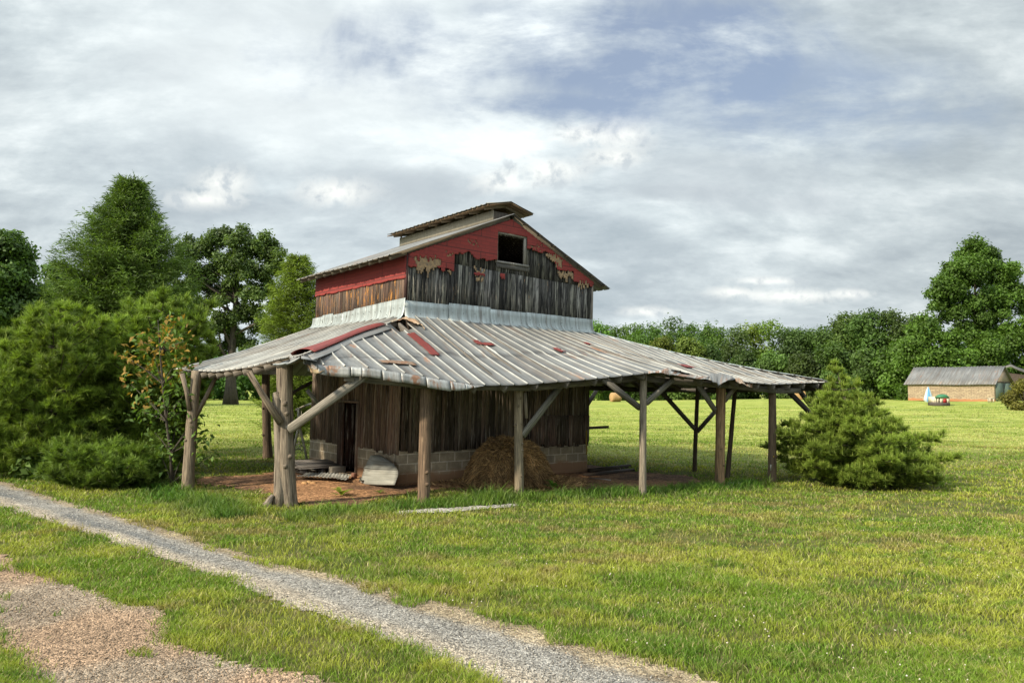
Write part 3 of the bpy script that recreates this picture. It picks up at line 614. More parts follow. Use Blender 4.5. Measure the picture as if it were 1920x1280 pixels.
# red siding along the side wall, below the eave
g = G(); vs = []; gs = []; n = 90
for i in range(n+1):
    v = -.045+i*(LV+.06)/n; z0 = 4.36+.03*(i % 7 == 0)*rnd.random()+.05*(fbm(v*3, 1, 2)-.5)-.0*v
    for z in (z0, z0+.03, 4.62, 4.93): vs.append(W(-.05-.01*math.sin(v*2.1), v, z)); gs.append((v, z, 0))
f = [(i*4+k, i*4+k+1, i*4+k+5, i*4+k+4) for i in range(n) for k in range(3)]
g.add(vs, f, (1.12, 1.05, 1.0), gs).obj('side_red_siding', M_RED, barn, solid=-.012)
g = G(); g.box(W(-.052, -.055, 3.9), U*.05, V*.06, (0.016, 0, 1.0), (.35, .2, .2)); g.obj('corner_board', M_BEAM, barn)
g = G(); g.box(W(LU-.005, -.05, 3.6), U*.05, V*.07, (0.016, 0, 1.26), (1.2, 1.1, 1.0)); g.obj('corner_board', M_BEAM, barn)

# flashing skirt
def skirt(axis, a0, a1, npan, name, sgn=-1, zt0=3.89, zt1=3.90, zb0=3.46, zb1=3.52):
    g = G(); prof = [(.062, 1.0), (.066, .7), (.075, .45), (.10, .22), (.16, .06), (.25, -.03)]
    for p in range(npan):
        b0 = a0+(a1-a0)*p/npan-.012; b1 = a0+(a1-a0)*(p+1)/npan+.02; m = 10; vs = []; gs = []; sh = rnd.uniform(-.02, .03); lift = .003*(p % 2); tb = rnd.uniform(.93, 1.07)
        for i in range(m+1):
            a = b0+(b1-b0)*i/m; t = (a-a0)/(a1-a0)
            zt = zt0+(zt1-zt0)*t+sh; zb = zb0+(zb1-zb0)*t
            for j, (o, h) in enumerate(prof):
                oo = o+lift+.022*(fbm(a*2.3+p*7, h*2+p, 3)-.5)*(1-h)*2+.008*(fbm(a*8, h*5, 9)-.5); zz_ = zb+(zt-zb)*h
                P = W(a, sgn*oo, zz_) if axis == 'u' else W(sgn*oo, a, zz_)
                vs.append(P); gs.append((a+p*3.3, h*.5, p))
        k = len(prof); f = [(i*k+j, i*k+j+1, (i+1)*k+j+1, (i+1)*k+j) for i in range(m) for j in range(k-1)]
        g.add(vs, f, (tb, tb, tb), gs)
    for i in range(int((a1-a0)/.28)):
        a = a0+.12+i*.28+rnd.uniform(-.04, .04); h = rnd.choice((.3, .55, .6)); z = 3.48+.42*h
        o_ = .095 if h > .4 else .125; c = W(a, sgn*o_, z) if axis == 'u' else W(sgn*o_, a, z)
        g.add([c+U*dx_*.012+np.array([0, 0, dz_*.012])+V*dy_*.012 for dx_, dy_, dz_ in ((1, 0, 0), (-1, 0, 0), (0, 1, 0), (0, -1, 0), (0, 0, 1), (0, 0, -1))],
              [(0, 2, 4), (2, 1, 4), (1, 3, 4), (3, 0, 4), (2, 0, 5), (1, 2, 5), (3, 1, 5), (0, 3, 5)], (.12, .1, .09))
    return g.obj(name, M_FLASH, barn, smooth=True, solid=.002)
skirt('u', -.06, LU+.02, 5, 'front_flashing'); skirt('v', -.06, LV+.05, 8, 'side_flashing', zt0=3.90, zt1=3.80)
skirt('v', -.05, LV, 5, 'right_flashing', sgn=1) if False else None

# gable roof: two ribbed slopes, rafters, ridge vent
def slope(sign, over_u, name):
    g = G(); v0, v1 = -.17, LV+.18; rib = .24; cs = []; a = v0
    while a < v1:
        cs += [(a, 0), (a+.03, .018), (a+.05, .018), (a+.08, 0)]; a += rib
    cs.append((v1, 0)); vs = []; gs = []; m = 10
    for (a, h) in cs:
        a = min(a, v1)
        for j in range(m+1):
            t = j/m; du = t*(LU/2+over_u); u = LU/2+sign*du; z = ZA+.10-SL*du+h+.015*(fbm(a*1.3, t*3, 31)-.5)-(.01*math.sin(a*1.4) if t > .6 else 0)
            vs.append(W(u, a, z)); gs.append((a, du, 0))
    f = [(i*(m+1)+j, i*(m+1)+j+1, (i+1)*(m+1)+j+1, (i+1)*(m+1)+j) for i in range(len(cs)-1) for j in range(m)]
    g.add(vs, f, (1, 1, 1), gs); return g.obj(name, M_TIN, barn, solid=.003)
slope(-1, .52, 'left_roof_slope'); slope(1, .60, 'right_roof_slope')
for sign, ov in ((-1, .46), (1, .42)):
    nr = 11
    for i in range(nr):
        v = -.03+i*(LV+.08)/(nr-1); g = G(); u0 = LU/2+sign*.05; u1 = LU/2+sign*(LU/2+ov)
        g.beam(W(u0, v, ZA+.02), W(u1, v, ZA+.02-SL*(LU/2+ov-.05)), .05, .11, tint=(.9, .8, .65)); g.obj('rafter', M_BEAM, barn)
for k in range(7):
    du = .35+k*.47; g = G(); g.box(W(LU/2+du, -.16, ZA+.055-SL*du), U*.09, V*.14, (0, 0, .022), (.9, .75, .6)); g.obj('purlin', M_BEAM, barn)
g = G(); z0 = 4.93
vent = G(); RV0, RV1 = .20, LV+.05
for sgn in (-1, 1): vent.box(W(LU/2+sgn*.36-.0175, RV0, ZA-.04), U*.035, V*(RV1-RV0), (0, 0, .235))
vb = vent.obj('ridge_vent', M_FASC, barn)
g = G(); g.box(W(LU/2-.342, RV0+.01, ZA-.05), U*.684, V*.03, (0, 0, .24), (.8, .75, .7)); g.obj('vent_end_board', M_BEAM, vb)
for sgn in (-1, 1):
    G().box(W(LU/2, .07, ZA-.13), U*sgn*(LU/2-.06)-np.array([0, 0, SL*(LU/2-.06)]), V*(LV-.16), (0, 0, .02), (.4, .35, .3)).obj('light_block_slope', M_PLD, barn)  # added boards under the rafters, block light so the loft stays black
G().box(W(LU/2-.34, RV0, ZA-.09), U*.68, V*(RV1-RV0), (0, 0, .02), (.6, .5, .4)).obj('vent_light_block', M_PLD, vb)  # added board, stops sun entering through the ridge vent
for i in range(8):
    v = RV0+.02+i*(RV1-RV0-.1)/7
    for sgn in (-1, 1):
        g = G(); g.beam(W(LU/2, v, ZA+.375), W(LU/2+sgn*.62, v, ZA+.375-.155), .05, .10, tint=(1.2, 1.0, .8)); g.obj('vent_rafter', M_BEAM, vb)
    g = G(); g.box(W(LU/2-.375, v, ZA+.10), U*.03, V*.05, (0, 0, .2), (1.0, .9, .7)); g.obj('vent_stud', M_BEAM, vb); g = G(); g.box(W(LU/2+.345, v, ZA+.10), U*.03, V*.05, (0, 0, .2), (1.0, .9, .7)); g.obj('vent_stud', M_BEAM, vb)
g = G()
for sgn in (-1, 1):   # board deck under tin
    a = RV0-.22
    while a < RV1+.12:
        w = rnd.uniform(.11, .17); g.box(W(LU/2, a, ZA+.39), V*(w-.008), U*sgn*.7-np.array([0, 0, .7*.25]), (0, 0, .02), (1.1, .8, .55)); a += w
g.obj('vent_roof_boards', M_BEAM, vb)
g = G()
for sgn in (-1, 1):
    cs = []; a = RV0-.24
    while a < RV1+.15: cs += [(a, 0), (a+.03, .015), (a+.05, .015), (a+.08, 0)]; a += .2
    vs = [W(LU/2+sgn*du, a, ZA+.43-.25*du+h+(.012*rnd.random() if du > .5 else 0)) for a, h in cs for du in (0, .37, .74)]
    g.add(vs, [(i*3+j, i*3+j+1, (i+1)*3+j+1, (i+1)*3+j) for i in range(len(cs)-1) for j in (0, 1)], (.8, .74, .62), [(a, du, 0) for a, h in cs for du in (0, .37, .74)])
g.obj('vent_roof', M_OLDTIN, vb, solid=.003)

# lean-to roof -------------------------------------------------------------------------
EAVE = [(577, 684, -1.75), (620, 686, -2.0), (687, 690, -2.4), (750, 699, -2.65), (820, 711, -2.85), (890, 723, -3.0), (972, 722, -3.15), (1100, 712, -3.55), (1205, 701, -3.75), (1268, 694, -3.8), (1300, 703, -3.8), (1345, 717, -3.85), (1380, 711, -3.85), (1400, 717, -4), (1450, 721, -4.05), (1560, 716, -4.2)]
EV = np.array([(onv(x, y, v)[0], v, onv(x, y, v)[1]) for x, y, v in EAVE])
HLu, HLv, HLz = EV[0]; HLu -= .12
HRu, HRv, HRz = EV[-1]
ZT = 3.50
LE = [(560, 672, -3.18), (540, 668, -3.27), (505, 677, -3.33), (470, 687, -3.38), (440, 692, -3.42), (400, 697, -3.46), (345, 695, -3.52), (322, 692, -3.6)]
LEV = np.array([(u,)+onu(x, y, u) for x, y, u in LE])      # (u, v, z)
def eave_front(u): return np.interp(u, EV[:, 0], EV[:, 1]), np.interp(u, EV[:, 0], EV[:, 2])
def top_front(u):
    if u < 0: t = min(1, u/HLu); return HLv*t, ZT+(LEV[0, 2]+.06-ZT)*t
    if u <= LU: return -.10, ZT+.02
    t = min(1, (u-LU)/(HRu-LU)); return -.10+(HRv+.25+.10)*t, ZT+.02+(HRz+.03-ZT-.02)*t-.10*math.sin(math.pi*t)
def front(u, t, h=0):
    v0, z0 = top_front(u); v1, z1 = eave_front(u)
    z = z0+(z1-z0)*t-.05*math.sin(math.pi*t)*(1 if u > 0 else .3)
    z += .035*(fbm(u*.9, t*2.2, 61)-.5)*math.sin(math.pi*min(1, t*1.2))
    if 0 <= u: z += (.018 if t < .56 else 0)
    return np.array(W(u, v0+(v1-v0)*t, z+h)), (v0-v1)*t*-1
def ribcols(a0, a1, sp=.29, h=.024, w=.013):
    cs = []; a = a0
    while a < a1:
        ww = w*rnd.uniform(.8, 1.2); cs += [(a, 0), (a+ww*.55, h), (a+ww*1.45, h), (a+2*ww, 0), (a+sp*.5, -.002)]; a += sp*rnd.uniform(.93, 1.07)
    cs.append((a1, 0)); return [c for c in cs if c[0] <= a1+1e-6]
def ribtint(h, k): return (2.5*k, 2.45*k, 2.3*k) if h > .01 else (.80*k, .82*k, .84*k)  # rib tops tinted brighter: painted highlight as well as worn metal
def build_front():
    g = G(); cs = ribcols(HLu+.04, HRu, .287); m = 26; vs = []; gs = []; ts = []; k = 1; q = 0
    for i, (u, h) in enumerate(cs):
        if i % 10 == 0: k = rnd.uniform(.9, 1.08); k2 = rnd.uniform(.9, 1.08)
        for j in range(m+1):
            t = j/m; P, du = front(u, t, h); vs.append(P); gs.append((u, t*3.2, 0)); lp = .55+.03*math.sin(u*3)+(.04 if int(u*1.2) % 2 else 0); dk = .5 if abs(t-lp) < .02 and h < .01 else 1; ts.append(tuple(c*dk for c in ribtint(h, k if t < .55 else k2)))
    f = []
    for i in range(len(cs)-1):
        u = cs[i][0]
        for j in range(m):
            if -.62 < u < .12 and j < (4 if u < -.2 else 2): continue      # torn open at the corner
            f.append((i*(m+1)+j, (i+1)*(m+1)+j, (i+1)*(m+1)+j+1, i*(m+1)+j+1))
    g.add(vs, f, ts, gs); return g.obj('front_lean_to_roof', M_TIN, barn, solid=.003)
front_o = build_front()
# bent down lip along the near left part of the eave
g = G(); u = EV[0, 0]-.02; uend = EV[5, 0]+.12; q0 = 0
while u < uend:
    w = rnd.choice((.14, .285, .285, .42)); w = min(w, uend-u+.02); vs = []; gs = []; dz_ = rnd.uniform(-.015, .015); sl_ = rnd.uniform(-.02, .02); m = 8; dk = rnd.uniform(.75, 1.1)
    for i in range(m+1):
        uu = u+w*i/m; t = (uu-EV[0, 0])/(uend-EV[0, 0]); v, z = eave_front(uu); L = .15*(1-ss(.80, 1, t))*(.6+.4*ss(-.02, .1, t))+.015; rb = .014*(i in (0, 1))
        for q in (0, .3, .65, 1): vs.append(W(uu, v-.004-rb-.012*(q > 0)-(.03+sl_)*q+.012*(fbm(uu*5, q*2, 3)-.5), z+.006-(L+dz_)*q)); gs.append((uu*1.3+q0, q*.5+(3 if dk > .9 else 8.2), 4))
    g.add(vs, [(i*4+j, (i+1)*4+j, (i+1)*4+j+1, i*4+j+1) for i in range(m) for j in (0, 1, 2)], (dk, dk, dk), gs); u += w; q0 += 1.7
g.obj('bent_eave_lip', metal('eave_lip_tin', (.40, .41, .40), (.27, .28, .28), .53, .61, .5, .3, speck=.66), front_o, solid=.003)
# curled sheets hanging at the broken part of the eave, right of the middle
def crumple(name, pts, n, mat, parent, amp=.04, tint=(1, 1, 1), seed=0):
    """sheet between two poly-lines given as world points, crumpled"""
    g = G(); A, B = [np.array(p) for p in pts]; vs = []; gs = []
    for i in range(n+1):
        s = i/n; a = np.array([np.interp(s, np.linspace(0, 1, len(A)), A[:, k]) for k in range(3)]); b = np.array([np.interp(s, np.linspace(0, 1, len(B)), B[:, k]) for k in range(3)])
        for j in range(7):
            t = j/6; P = a+(b-a)*t; w = amp*(fbm(s*6, t*2+seed, 70+seed, 3)-.5)*2
            vs.append(P+np.array([0, 0, w])+V*w*.5*-1); gs.append((s*np.linalg.norm(A[-1]-A[0])*2, t*.5, seed))
    g.add(vs, [(i*7+j, (i+1)*7+j, (i+1)*7+j+1, i*7+j+1) for i in range(n) for j in range(6)], tint, gs)
    return g.obj(name, mat, parent, solid=.003)
def PV(px, py, v): u, z = onv(px, py, v); return W(u, v, z)
crumple('crumpled_sheet', ([PV(1215, 696, -3.72), PV(1250, 692, -3.78), PV(1280, 698, -3.78), PV(1330, 707, -3.8)], [PV(1215, 703, -3.86), PV(1250, 699, -3.92), PV(1266, 704, -3.9), PV(1328, 713, -3.9)]), 24, M_RUST, front_o, .05, seed=1)
crumple('crumpled_sheet', ([PV(1328, 700, -3.6), PV(1350, 700, -3.6), PV(1373, 704, -3.6)], [PV(1332, 712, -3.98), PV(1347, 722, -4.0), PV(1374, 708, -4.0)]), 12, M_TIN, front_o, .03, seed=2)
crumple('crumpled_sheet', ([PV(1378, 709, -3.8), PV(1395, 712, -3.85), PV(1412, 716, -3.9)], [PV(1380, 713, -4.0), PV(1400, 724, -4.02), PV(1410, 727, -4.0)]), 10, M_RUST, front_o, .04, (1.1, .9, .7), seed=3)
# curled rusty piece over the hole at the corner
crumple('curled_rusty_sheet', ([PV(752, 598, -.18), PV(765, 594, -.2), PV(785, 602, -.3)], [PV(772, 604, -.5), PV(790, 607, -.6), PV(797, 618, -.75)]), 12, M_RUST, front_o, .05, (1.15, .9, .65), seed=4)
crumple('curled_rusty_sheet', ([PV(722, 606, -.02), PV(740, 600, -.05), PV(757, 597, -.1)], [PV(716, 611, -.2), PV(735, 604, -.2), PV(756, 599, -.22)]), 12, M_RUST, front_o, .03, (.9, .8, .65), seed=5)
crumple('curled_rusty_sheet', ([PV(576, 686, -1.78), PV(600, 688, -1.85), PV(620, 690, -1.95)], [PV(583, 700, -1.9), PV(600, 697, -1.95), PV(616, 694, -2.0)]), 8, M_RUST, front_o, .05, (1.2, .9, .55), seed=6)
# left plane
VB = LEV[-1, 1]
def eave_left(v): return np.interp(v, LEV[:, 1], LEV[:, 0]), np.interp(v, LEV[:, 1], LEV[:, 2])
def left(v, t, h=0):
    """v = position on the eave; the top runs on to the back corner of the wall"""
    u1, z1 = eave_left(v)
    if v < 0: s = v/HLv; vt = v; u0 = HLu*s; z0 = ZT+(LEV[0, 2]+.06-ZT)*s
    else: vt = v*(LV+.1)/VB; u0 = -.10; z0 = ZT+.02
    z = z0+(z1-z0)*t-.04*math.sin(math.pi*t)+.03*(fbm(v*.9, t*2, 67)-.5)*math.sin(math.pi*t)+(.015 if t < .5 else 0)
    return W(u0+(u1-u0)*t, vt+(v-vt)*t, z+h)
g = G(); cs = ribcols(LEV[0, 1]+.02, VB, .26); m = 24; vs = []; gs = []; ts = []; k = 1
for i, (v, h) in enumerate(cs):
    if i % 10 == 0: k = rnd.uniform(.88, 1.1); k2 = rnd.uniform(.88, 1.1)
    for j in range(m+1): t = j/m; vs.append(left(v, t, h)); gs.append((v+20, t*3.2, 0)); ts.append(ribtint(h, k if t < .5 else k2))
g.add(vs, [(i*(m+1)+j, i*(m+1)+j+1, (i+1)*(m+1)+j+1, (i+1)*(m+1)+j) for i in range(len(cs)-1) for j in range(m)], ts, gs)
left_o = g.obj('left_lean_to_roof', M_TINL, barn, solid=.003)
# arch between the two eaves over the big post
g = G(); vs = []; gs = []
A = [W(*LEV[0]), W(HLu, HLv, LEV[0, 2]+.06), W(EV[0, 0], EV[0, 1], EV[0, 2]), W(EV[1, 0], EV[1, 1], EV[1, 2])]
for i in range(9):
    s = i/8; a = np.array([np.interp(s, [0, .33, .66, 1], [p[k] for p in A]) for k in range(3)]); a[2] += .02*math.sin(s*math.pi)
    for t in (0, .5, 1): b = a-np.array([0, 0, .03*t])+U*t*.05; vs.append(b+(W(0, 0, 0)-W(HLu, HLv, 0))*t*.10); gs.append((s, t, 0))
g.add(vs, [(i*3+j, (i+1)*3+j, (i+1)*3+j+1, i*3+j+1) for i in range(8) for j in (0, 1)], (1, 1, 1), gs); g.obj('corner_cap_sheet', M_TIN, left_o, solid=.003)
# red sheets
def patch(name, fn, a0, a1, t0, t1, mat, par, lift=.03, rag=.03, tint=(1, 1, 1), skew=0):
    g = G(); vs = []; gs = []; n, m = 10, 14
    for i in range(n+1):
        for j in range(m+1):
            s, t = i/n, j/m; e = rag*(fbm(s*7+a0, t*7, 5)-.5)*((i in (0, n)) or (j in (0, m)))*2
            P = fn(a0+(a1-a0)*s+e+skew*t, t0+(t1-t0)*t+e*.4, lift); P = P[0] if isinstance(P, tuple) else P
            vs.append(P); gs.append((s*2+a0, t*2, 0))
    g.add(vs, [(i*(m+1)+j, i*(m+1)+j+1, (i+1)*(m+1)+j+1, (i+1)*(m+1)+j) for i in range(n) for j in range(m)], tint, gs); return g.obj(name, mat, par, solid=-.003)
def hipP(s, t):       # strip lying on the left plane along the hip line; s across, t down the hip
    u = HLu*(.22+.76*t); v = HLv*(.22+.76*t); z = ZT+(LEV[0, 2]+.06-ZT)*(.22+.76*t)
    P = np.array(W(u, v, z+.035+.02*math.sin(t*5)))
    w = (.33+.05*math.sin(t*9))*s
    n_ = np.array([-.0, 0, 0])+(V*1.0-U*.18); return P+n_*w+np.array([0, 0, .02*s*(1-s)*4-.03*s])
for nm, mat, s0, s1, t0, t1 in (('red_hip_sheet', M_REDTIN, -.25, 3.4, .04, .93), ('grey_hip_sheet', M_TIN, -.62, -.2, .02, .99)):
    g = G(); vs = []; gs = []
    for i in range(9):
        for j in range(21):
            s = s0+(s1-s0)*i/8; t = t0+(t1-t0)*j/20; e = (fbm(s*3, t*9, 8)-.5)*.08*((i in (0, 8)) or (j in (0, 20)))
            P = hipP((s*(1.12-.75*t*t) if s > 0 else s)+e, t+e*.4)
            P = P+np.array([0, 0, .02+.028*s if 'red' in nm else s*.08])
            vs.append(P); gs.append((s, t*3, 0))
    g.add(vs, [(i*21+j, i*21+j+1, (i+1)*21+j+1, (i+1)*21+j) for i in range(8) for j in range(20)], (1, 1, 1), gs); g.obj(nm, mat, left_o, solid=-.003)
patch('red_sheet', front, -.47, -.25, .22, .58, M_REDTIN, front_o, .03, .05)
patch('red_sheet', front, .88, 1.02, .36, .43, M_REDTIN, front_o, .035, .06); patch('red_sheet', front, 1.0, 1.26, .40, .445, M_REDTIN, front_o, .035, .05)
patch('red_sheet', front, 2.6, 2.75, .48, .56, M_REDTIN, front_o, .033, .05); patch('red_sheet', front, 6.0, 6.25, .62, .70, M_REDTIN, front_o, .033, .04)
patch('red_sheet', front, 3.95, 4.1, .35, .40, M_REDTIN, front_o, .033, .04)
patch('rusty_sheet', front, -1.75, -1.1, .70, .78, M_RUST, front_o, .032, .10, (.55, .42, .32))


g = G()   # ridge strip along the right hip
vs = []; 
for i in range(30):
    u = LU-.05+(HRu-LU+.05)*i/29; v, z = top_front(max(u, LU)); w = .09
    for a, b in ((-w, -.02), (0, .045), (w, -.035)): vs.append(W(u, v, z+b+.012*(rnd.random()-.5))+U*a*.7*0+V*a*-1)
g.add(vs, [(i*3+j, (i+1)*3+j, (i+1)*3+j+1, i*3+j+1) for i in range(29) for j in (0, 1)], (1.15, 1.15, 1.1)); g.obj('hip_cap', M_FLASH, front_o, solid=.003)
# right plane and back plane
RE = np.array([(HRu, HRv, HRz), (HRu-.15, -3.4, 2.34), (HRu-.35, -2.3, 2.22), (8.75, -1.0, 2.12), (8.6, 1.0, 2.10), (8.5, 3.0, 2.14), (8.5, 5.6, 2.2)])
def right(v, t, h=0):
    u1 = np.interp(v, RE[:, 1], RE[:, 0]); z1 = np.interp(v, RE[:, 1], RE[:, 2])
    if v < -.1: s = (v+.1)/(HRv+.1); u0 = LU+(HRu-LU)*s; z0 = ZT+.02+(HRz-ZT+.01)*s-.10*math.sin(math.pi*s); vt = v
    else: u0 = LU+.1; z0 = ZT; vt = min(v, LV)
    return W(u0+(u1-u0)*t, vt+(v-vt)*t, z0+(z1-z0)*t-.03*math.sin(math.pi*t)+h)
g = G(); cs = ribcols(HRv+.05, 5.6, .29); m = 10; vs = [right(v, j/m, h) for v, h in cs for j in range(m+1)]
g.add(vs, [(i*(m+1)+j, (i+1)*(m+1)+j, (i+1)*(m+1)+j+1, i*(m+1)+j+1) for i in range(len(cs)-1) for j in range(m)], (.9, .9, .9), [(v+40, j/m*3, 0) for v, h in cs for j in range(m+1)])
g.obj('right_lean_to_roof', M_TIN, barn, solid=.003)
g = G(); cs = ribcols(-1.0, 8.5, .29); m = 6
def back(u, t, h=0): return W(u, LV+.08+(6.7-LV)*t, ZT-.05+(2.38-ZT)*t+h-(.25*(1-t) if u < 0 else 0)-(max(0, u-LU)*.38*(1-t)))
vs = [back(u, j/m, h) for u, h in cs for j in range(m+1)]
g.add(vs, [(i*(m+1)+j, (i+1)*(m+1)+j, (i+1)*(m+1)+j+1, i*(m+1)+j+1) for i in range(len(cs)-1) for j in range(m)], (.9, .9, .9), [(u+60, j/m*3, 0) for u, h in cs for j in range(m+1)])
g.obj('back_lean_to_roof', M_TIN, barn, solid=.003)
# rafters of the lean-to
dn = np.array([0, 0, -.075])
def P0(x): return x[0] if isinstance(x, tuple) else x
u = HLu+.25
while u < HRu-.2:
    a, b = P0(front(u, .02))+dn, P0(front(u, .985))+dn*1.3
    if np.linalg.norm(b-a) > .35: G().beam(a, b, .05, .13, tint=(.8, .75, .7)).obj('lean_to_rafter', M_BEAM, barn)
    u += .62
v = HLv+.3
while v < VB: G().beam(P0(left(v, .02))+dn, P0(left(v, 1.0))+dn*1.2, .05, .11, tint=(1, .9, .8)).obj('lean_to_rafter', M_BEAM, barn); v += .44
v = HRv+.5
while v < 5.4: G().beam(P0(right(v, .02))+dn, P0(right(v, .98))+dn, .05, .12, tint=(.7, .6, .55)).obj('lean_to_rafter', M_BEAM, barn); v += .62
# posts -----------------------------------------------------------------------------------
def log(name, base, top, r0, r1, seg=12, knots=3, tint=(1, 1, 1), bend=.02, flare=1.35, flute=0, rough=.05):
    base = np.array(base, float); top = np.array(top, float); n = 15; pts = []; rad = []; b2 = base-np.array([0, 0, .12]); ph = rnd.uniform(0, 6)
    for i in range(n):
        t = i/(n-1); p = b2+(top-b2)*t+U*bend*math.sin(t*4+ph)+V*bend*math.cos(t*3+ph); pts.append(p)
        rad.append((r0+(r1-r0)*t)*(1+(flare-1)*math.exp(-t*9)))
    g = G().tube(pts, rad, seg, tint, rough, flute=flute)
    for k in range(knots):
        i = rnd.randint(3, n-3); d = np.array([rnd.uniform(-1, 1), -.6, rnd.uniform(-.1, .6)]); d /= np.linalg.norm(d)
        g.tube([pts[i]+d*rad[i]*.5, pts[i]+d*rad[i]*1.05, pts[i]+d*rad[i]*1.3], [rad[i]*.42, rad[i]*.33, rad[i]*.2], 7, [x*.85 for x in tint], .1)
    return g.obj(name, M_POST, barn, smooth=True)
GP = ground_at
def top_at(px, py, base, dv=0): u, v = uvof(base); return PV(px, py, v+dv)
bA = GP(350, 920); tA = top_at(369, 695, bA); log('post', bA, tA, .115, .10, tint=(1.05, .95, .82), knots=2, bend=.015, flare=1.25)
bB = GP(530, 948); tB = top_at(531, 678, bB); log('forked_post', bB+U*.09, tB+U*.03, .142, .125, 16, 4, (1.0, .93, .84), .015, 1.3, flute=7)
g = G(); bb = bB-U*.06-V*.02; uB, vB = uvof(bB)
g.tube([bb-np.array([0, 0, .1]), bb+np.array([0, 0, .25]), PV(525, 860, vB+.02), PV(523, 790, vB), PV(520, 748, vB), PV(517, 735, vB)], [.14, .095, .085, .08, .075, .04], 12, (1, .95, .88), .06, flute=5)
g.tube([bb+np.array([-.1, -.1, -.05]), bb+np.array([-.17, -.14, .06]), bb+np.array([-.1, -.08, .2])], [.08, .07, .03], 8, (1, .95, .9)); g.obj('forked_post', M_POST, barn, smooth=True)
bB2 = GP(501, 859); log('post', bB2, top_at(499, 688, bB2), .12, .11, tint=(.62, .5, .42), knots=3)
bC = GP(795, 944); log('post', bC, top_at(799, 716, bC), .112, .105, tint=(.80, .62, .50), knots=2, bend=.005, flare=1.02)
bD = GP(972, 934); log('post', bD, top_at(973, 716, bD), .085, .085, tint=(1.1, 1.02, .85), knots=7, bend=.015, flare=1.1)
bE = GP(1205, 929); log('post', bE, top_at(1206, 700, bE), .072, .075, tint=(1.05, 1.02, .95), knots=0, bend=.004, flare=1.25)
bF = GP(1350, 912); log('post', bF, top_at(1352, 712, bF), .112, .11, tint=(1.3, .95, .62), knots=2, bend=.01, flare=1.1)
bG = GP(1448, 905); log('post', bG, top_at(1448, 715, bG), .10, .088, tint=(.68, .55, .44), knots=1, bend=.004, flare=1.05)
bH = GP(1302, 883); log('post', bH, top_at(1308, 728, bH), .06, .055, tint=(.42, .34, .28), knots=0, bend=.006, flare=1.05)
bI = GP(1362, 897); uI, vI = uvof(bI); log('post', bI, PV(1379, 728, vI+.1), .06, .055, tint=(.42, .34, .28), knots=0, bend=.01, flare=1.05)
bJ = GP(1540, 893); log('post', bJ, top_at(1540, 715, bJ), .08, .075, tint=(.5, .42, .35), knots=0)
bK = W(8.2, 4.3, 0); bK[2] = float(gz(bK[0], bK[1])); log('post', bK, bK+np.array([0, 0, 2.25]), .07, .06, tint=(.4, .33, .28), knots=0)
# yellow tag and white paper on the seventh front post
uG, vG = uvof(bG); G().box(PV(1444.5, 882, vG-.125), U*.06, V*.008, (0, 0, .14), (1, 1, 1)).obj('white_label', simple('old_white_paint', (.45, .43, .38), (.3, .28, .22), 20), barn)
G().box(PV(1450.5, 857, vG-.12), U*.035, V*.01, (0, 0, .03), (1, 1, 1)).obj('yellow_tag', simple('yellow_tag', (.55, .38, .04), (.5, .3, .03)), barn)
def brace(p, q, w=.05, h=.12, tint=(1, 1, 1)): return G().beam(p, q, w, h, upv=(0, 0, 1), tint=tint).obj('brace', M_BEAM, barn)
def br(p1, p2, v1, v2=None, w=.05, h=.11, tint=(1, 1, 1)):
    v2 = v1 if v2 is None else v2; brace(PV(*p1, v1), PV(*p2, v2), w, h, tint)
uA, vA = uvof(bA)
for p1, p2 in (((341, 700), (357, 768)), ((406, 704), (361, 790))):
    G().tube([PV(*p2, vA-.05), PV((p1[0]+p2[0])/2+1, (p1[1]+p2[1])/2, vA-.02), PV(*p1, vA)], [.06, .045, .045], 8, (1.0, .9, .8), .06).obj('brace', M_POST, barn, smooth=True)
g = G(); g.tube([PV(526, 792, vB-.10), PV(500, 752, vB), PV(483, 725, vB+.05), PV(466, 697, vB+.1)], [.07, .06, .05, .05], 8, (1.05, .95, .82), .06); g.obj('brace', M_POST, barn, smooth=True)
br((541, 806), (686, 702), vB-.15, -2.3, .06, .15, (1.25, 1.2, 1.1)); br((576, 731), (599, 761), vB+.3, vB+.25, .03, .07, (1.3, 1.25, 1.2))
uB2, vB2 = uvof(bB2); br((505, 760), (585, 716), vB2-.1, vB2-.4, .05, .10, (.6, .55, .5))
uC, vC = uvof(bC); br((776, 723), (822, 724), vC+.02, None, .10, .09, (.8, .75, .65))
uD, vD = uvof(bD); br((980, 816), (1053, 720), vD-.06, None, .05, .13, (1.1, 1.1, 1.05)); br((984, 735), (987, 784), vD-.03, None, .03, .06, (1.6, 1.4, 1.2))
uE, vE = uvof(bE); br((1199, 764), (1130, 709), vE+.03, None, .05, .12, (.75, .72, .68)); br((1212, 755), (1262, 710), vE-.05, None, .05, .12, (1.0, .98, .92))
uF, vF = uvof(bF); br((1341, 769), (1303, 714), vF-.06, None, .05, .12, (.95, .92, .86)); br((1359, 750), (1383, 720), vF-.06, None, .05, .12, (1.1, 1.0, .9))
uG, vG = uvof(bG); br((1536, 791), (1473, 728), vG+.1, None, .05, .13, (.45, .42, .4)); br((1536, 782), (1496, 728), vG+.3, None, .05, .13, (.38, .35, .33))
uH, vH = uvof(bH); br((1302, 803), (1239, 733), vH-.04, None, .05, .11, (.5, .45, .42)); br((1308, 808), (1363, 746), vH-.04, None, .05, .11, (.5, .45, .42))
br((1096, 768), (1126, 719), 3.0, None, .05, .12, (.4, .36, .33))
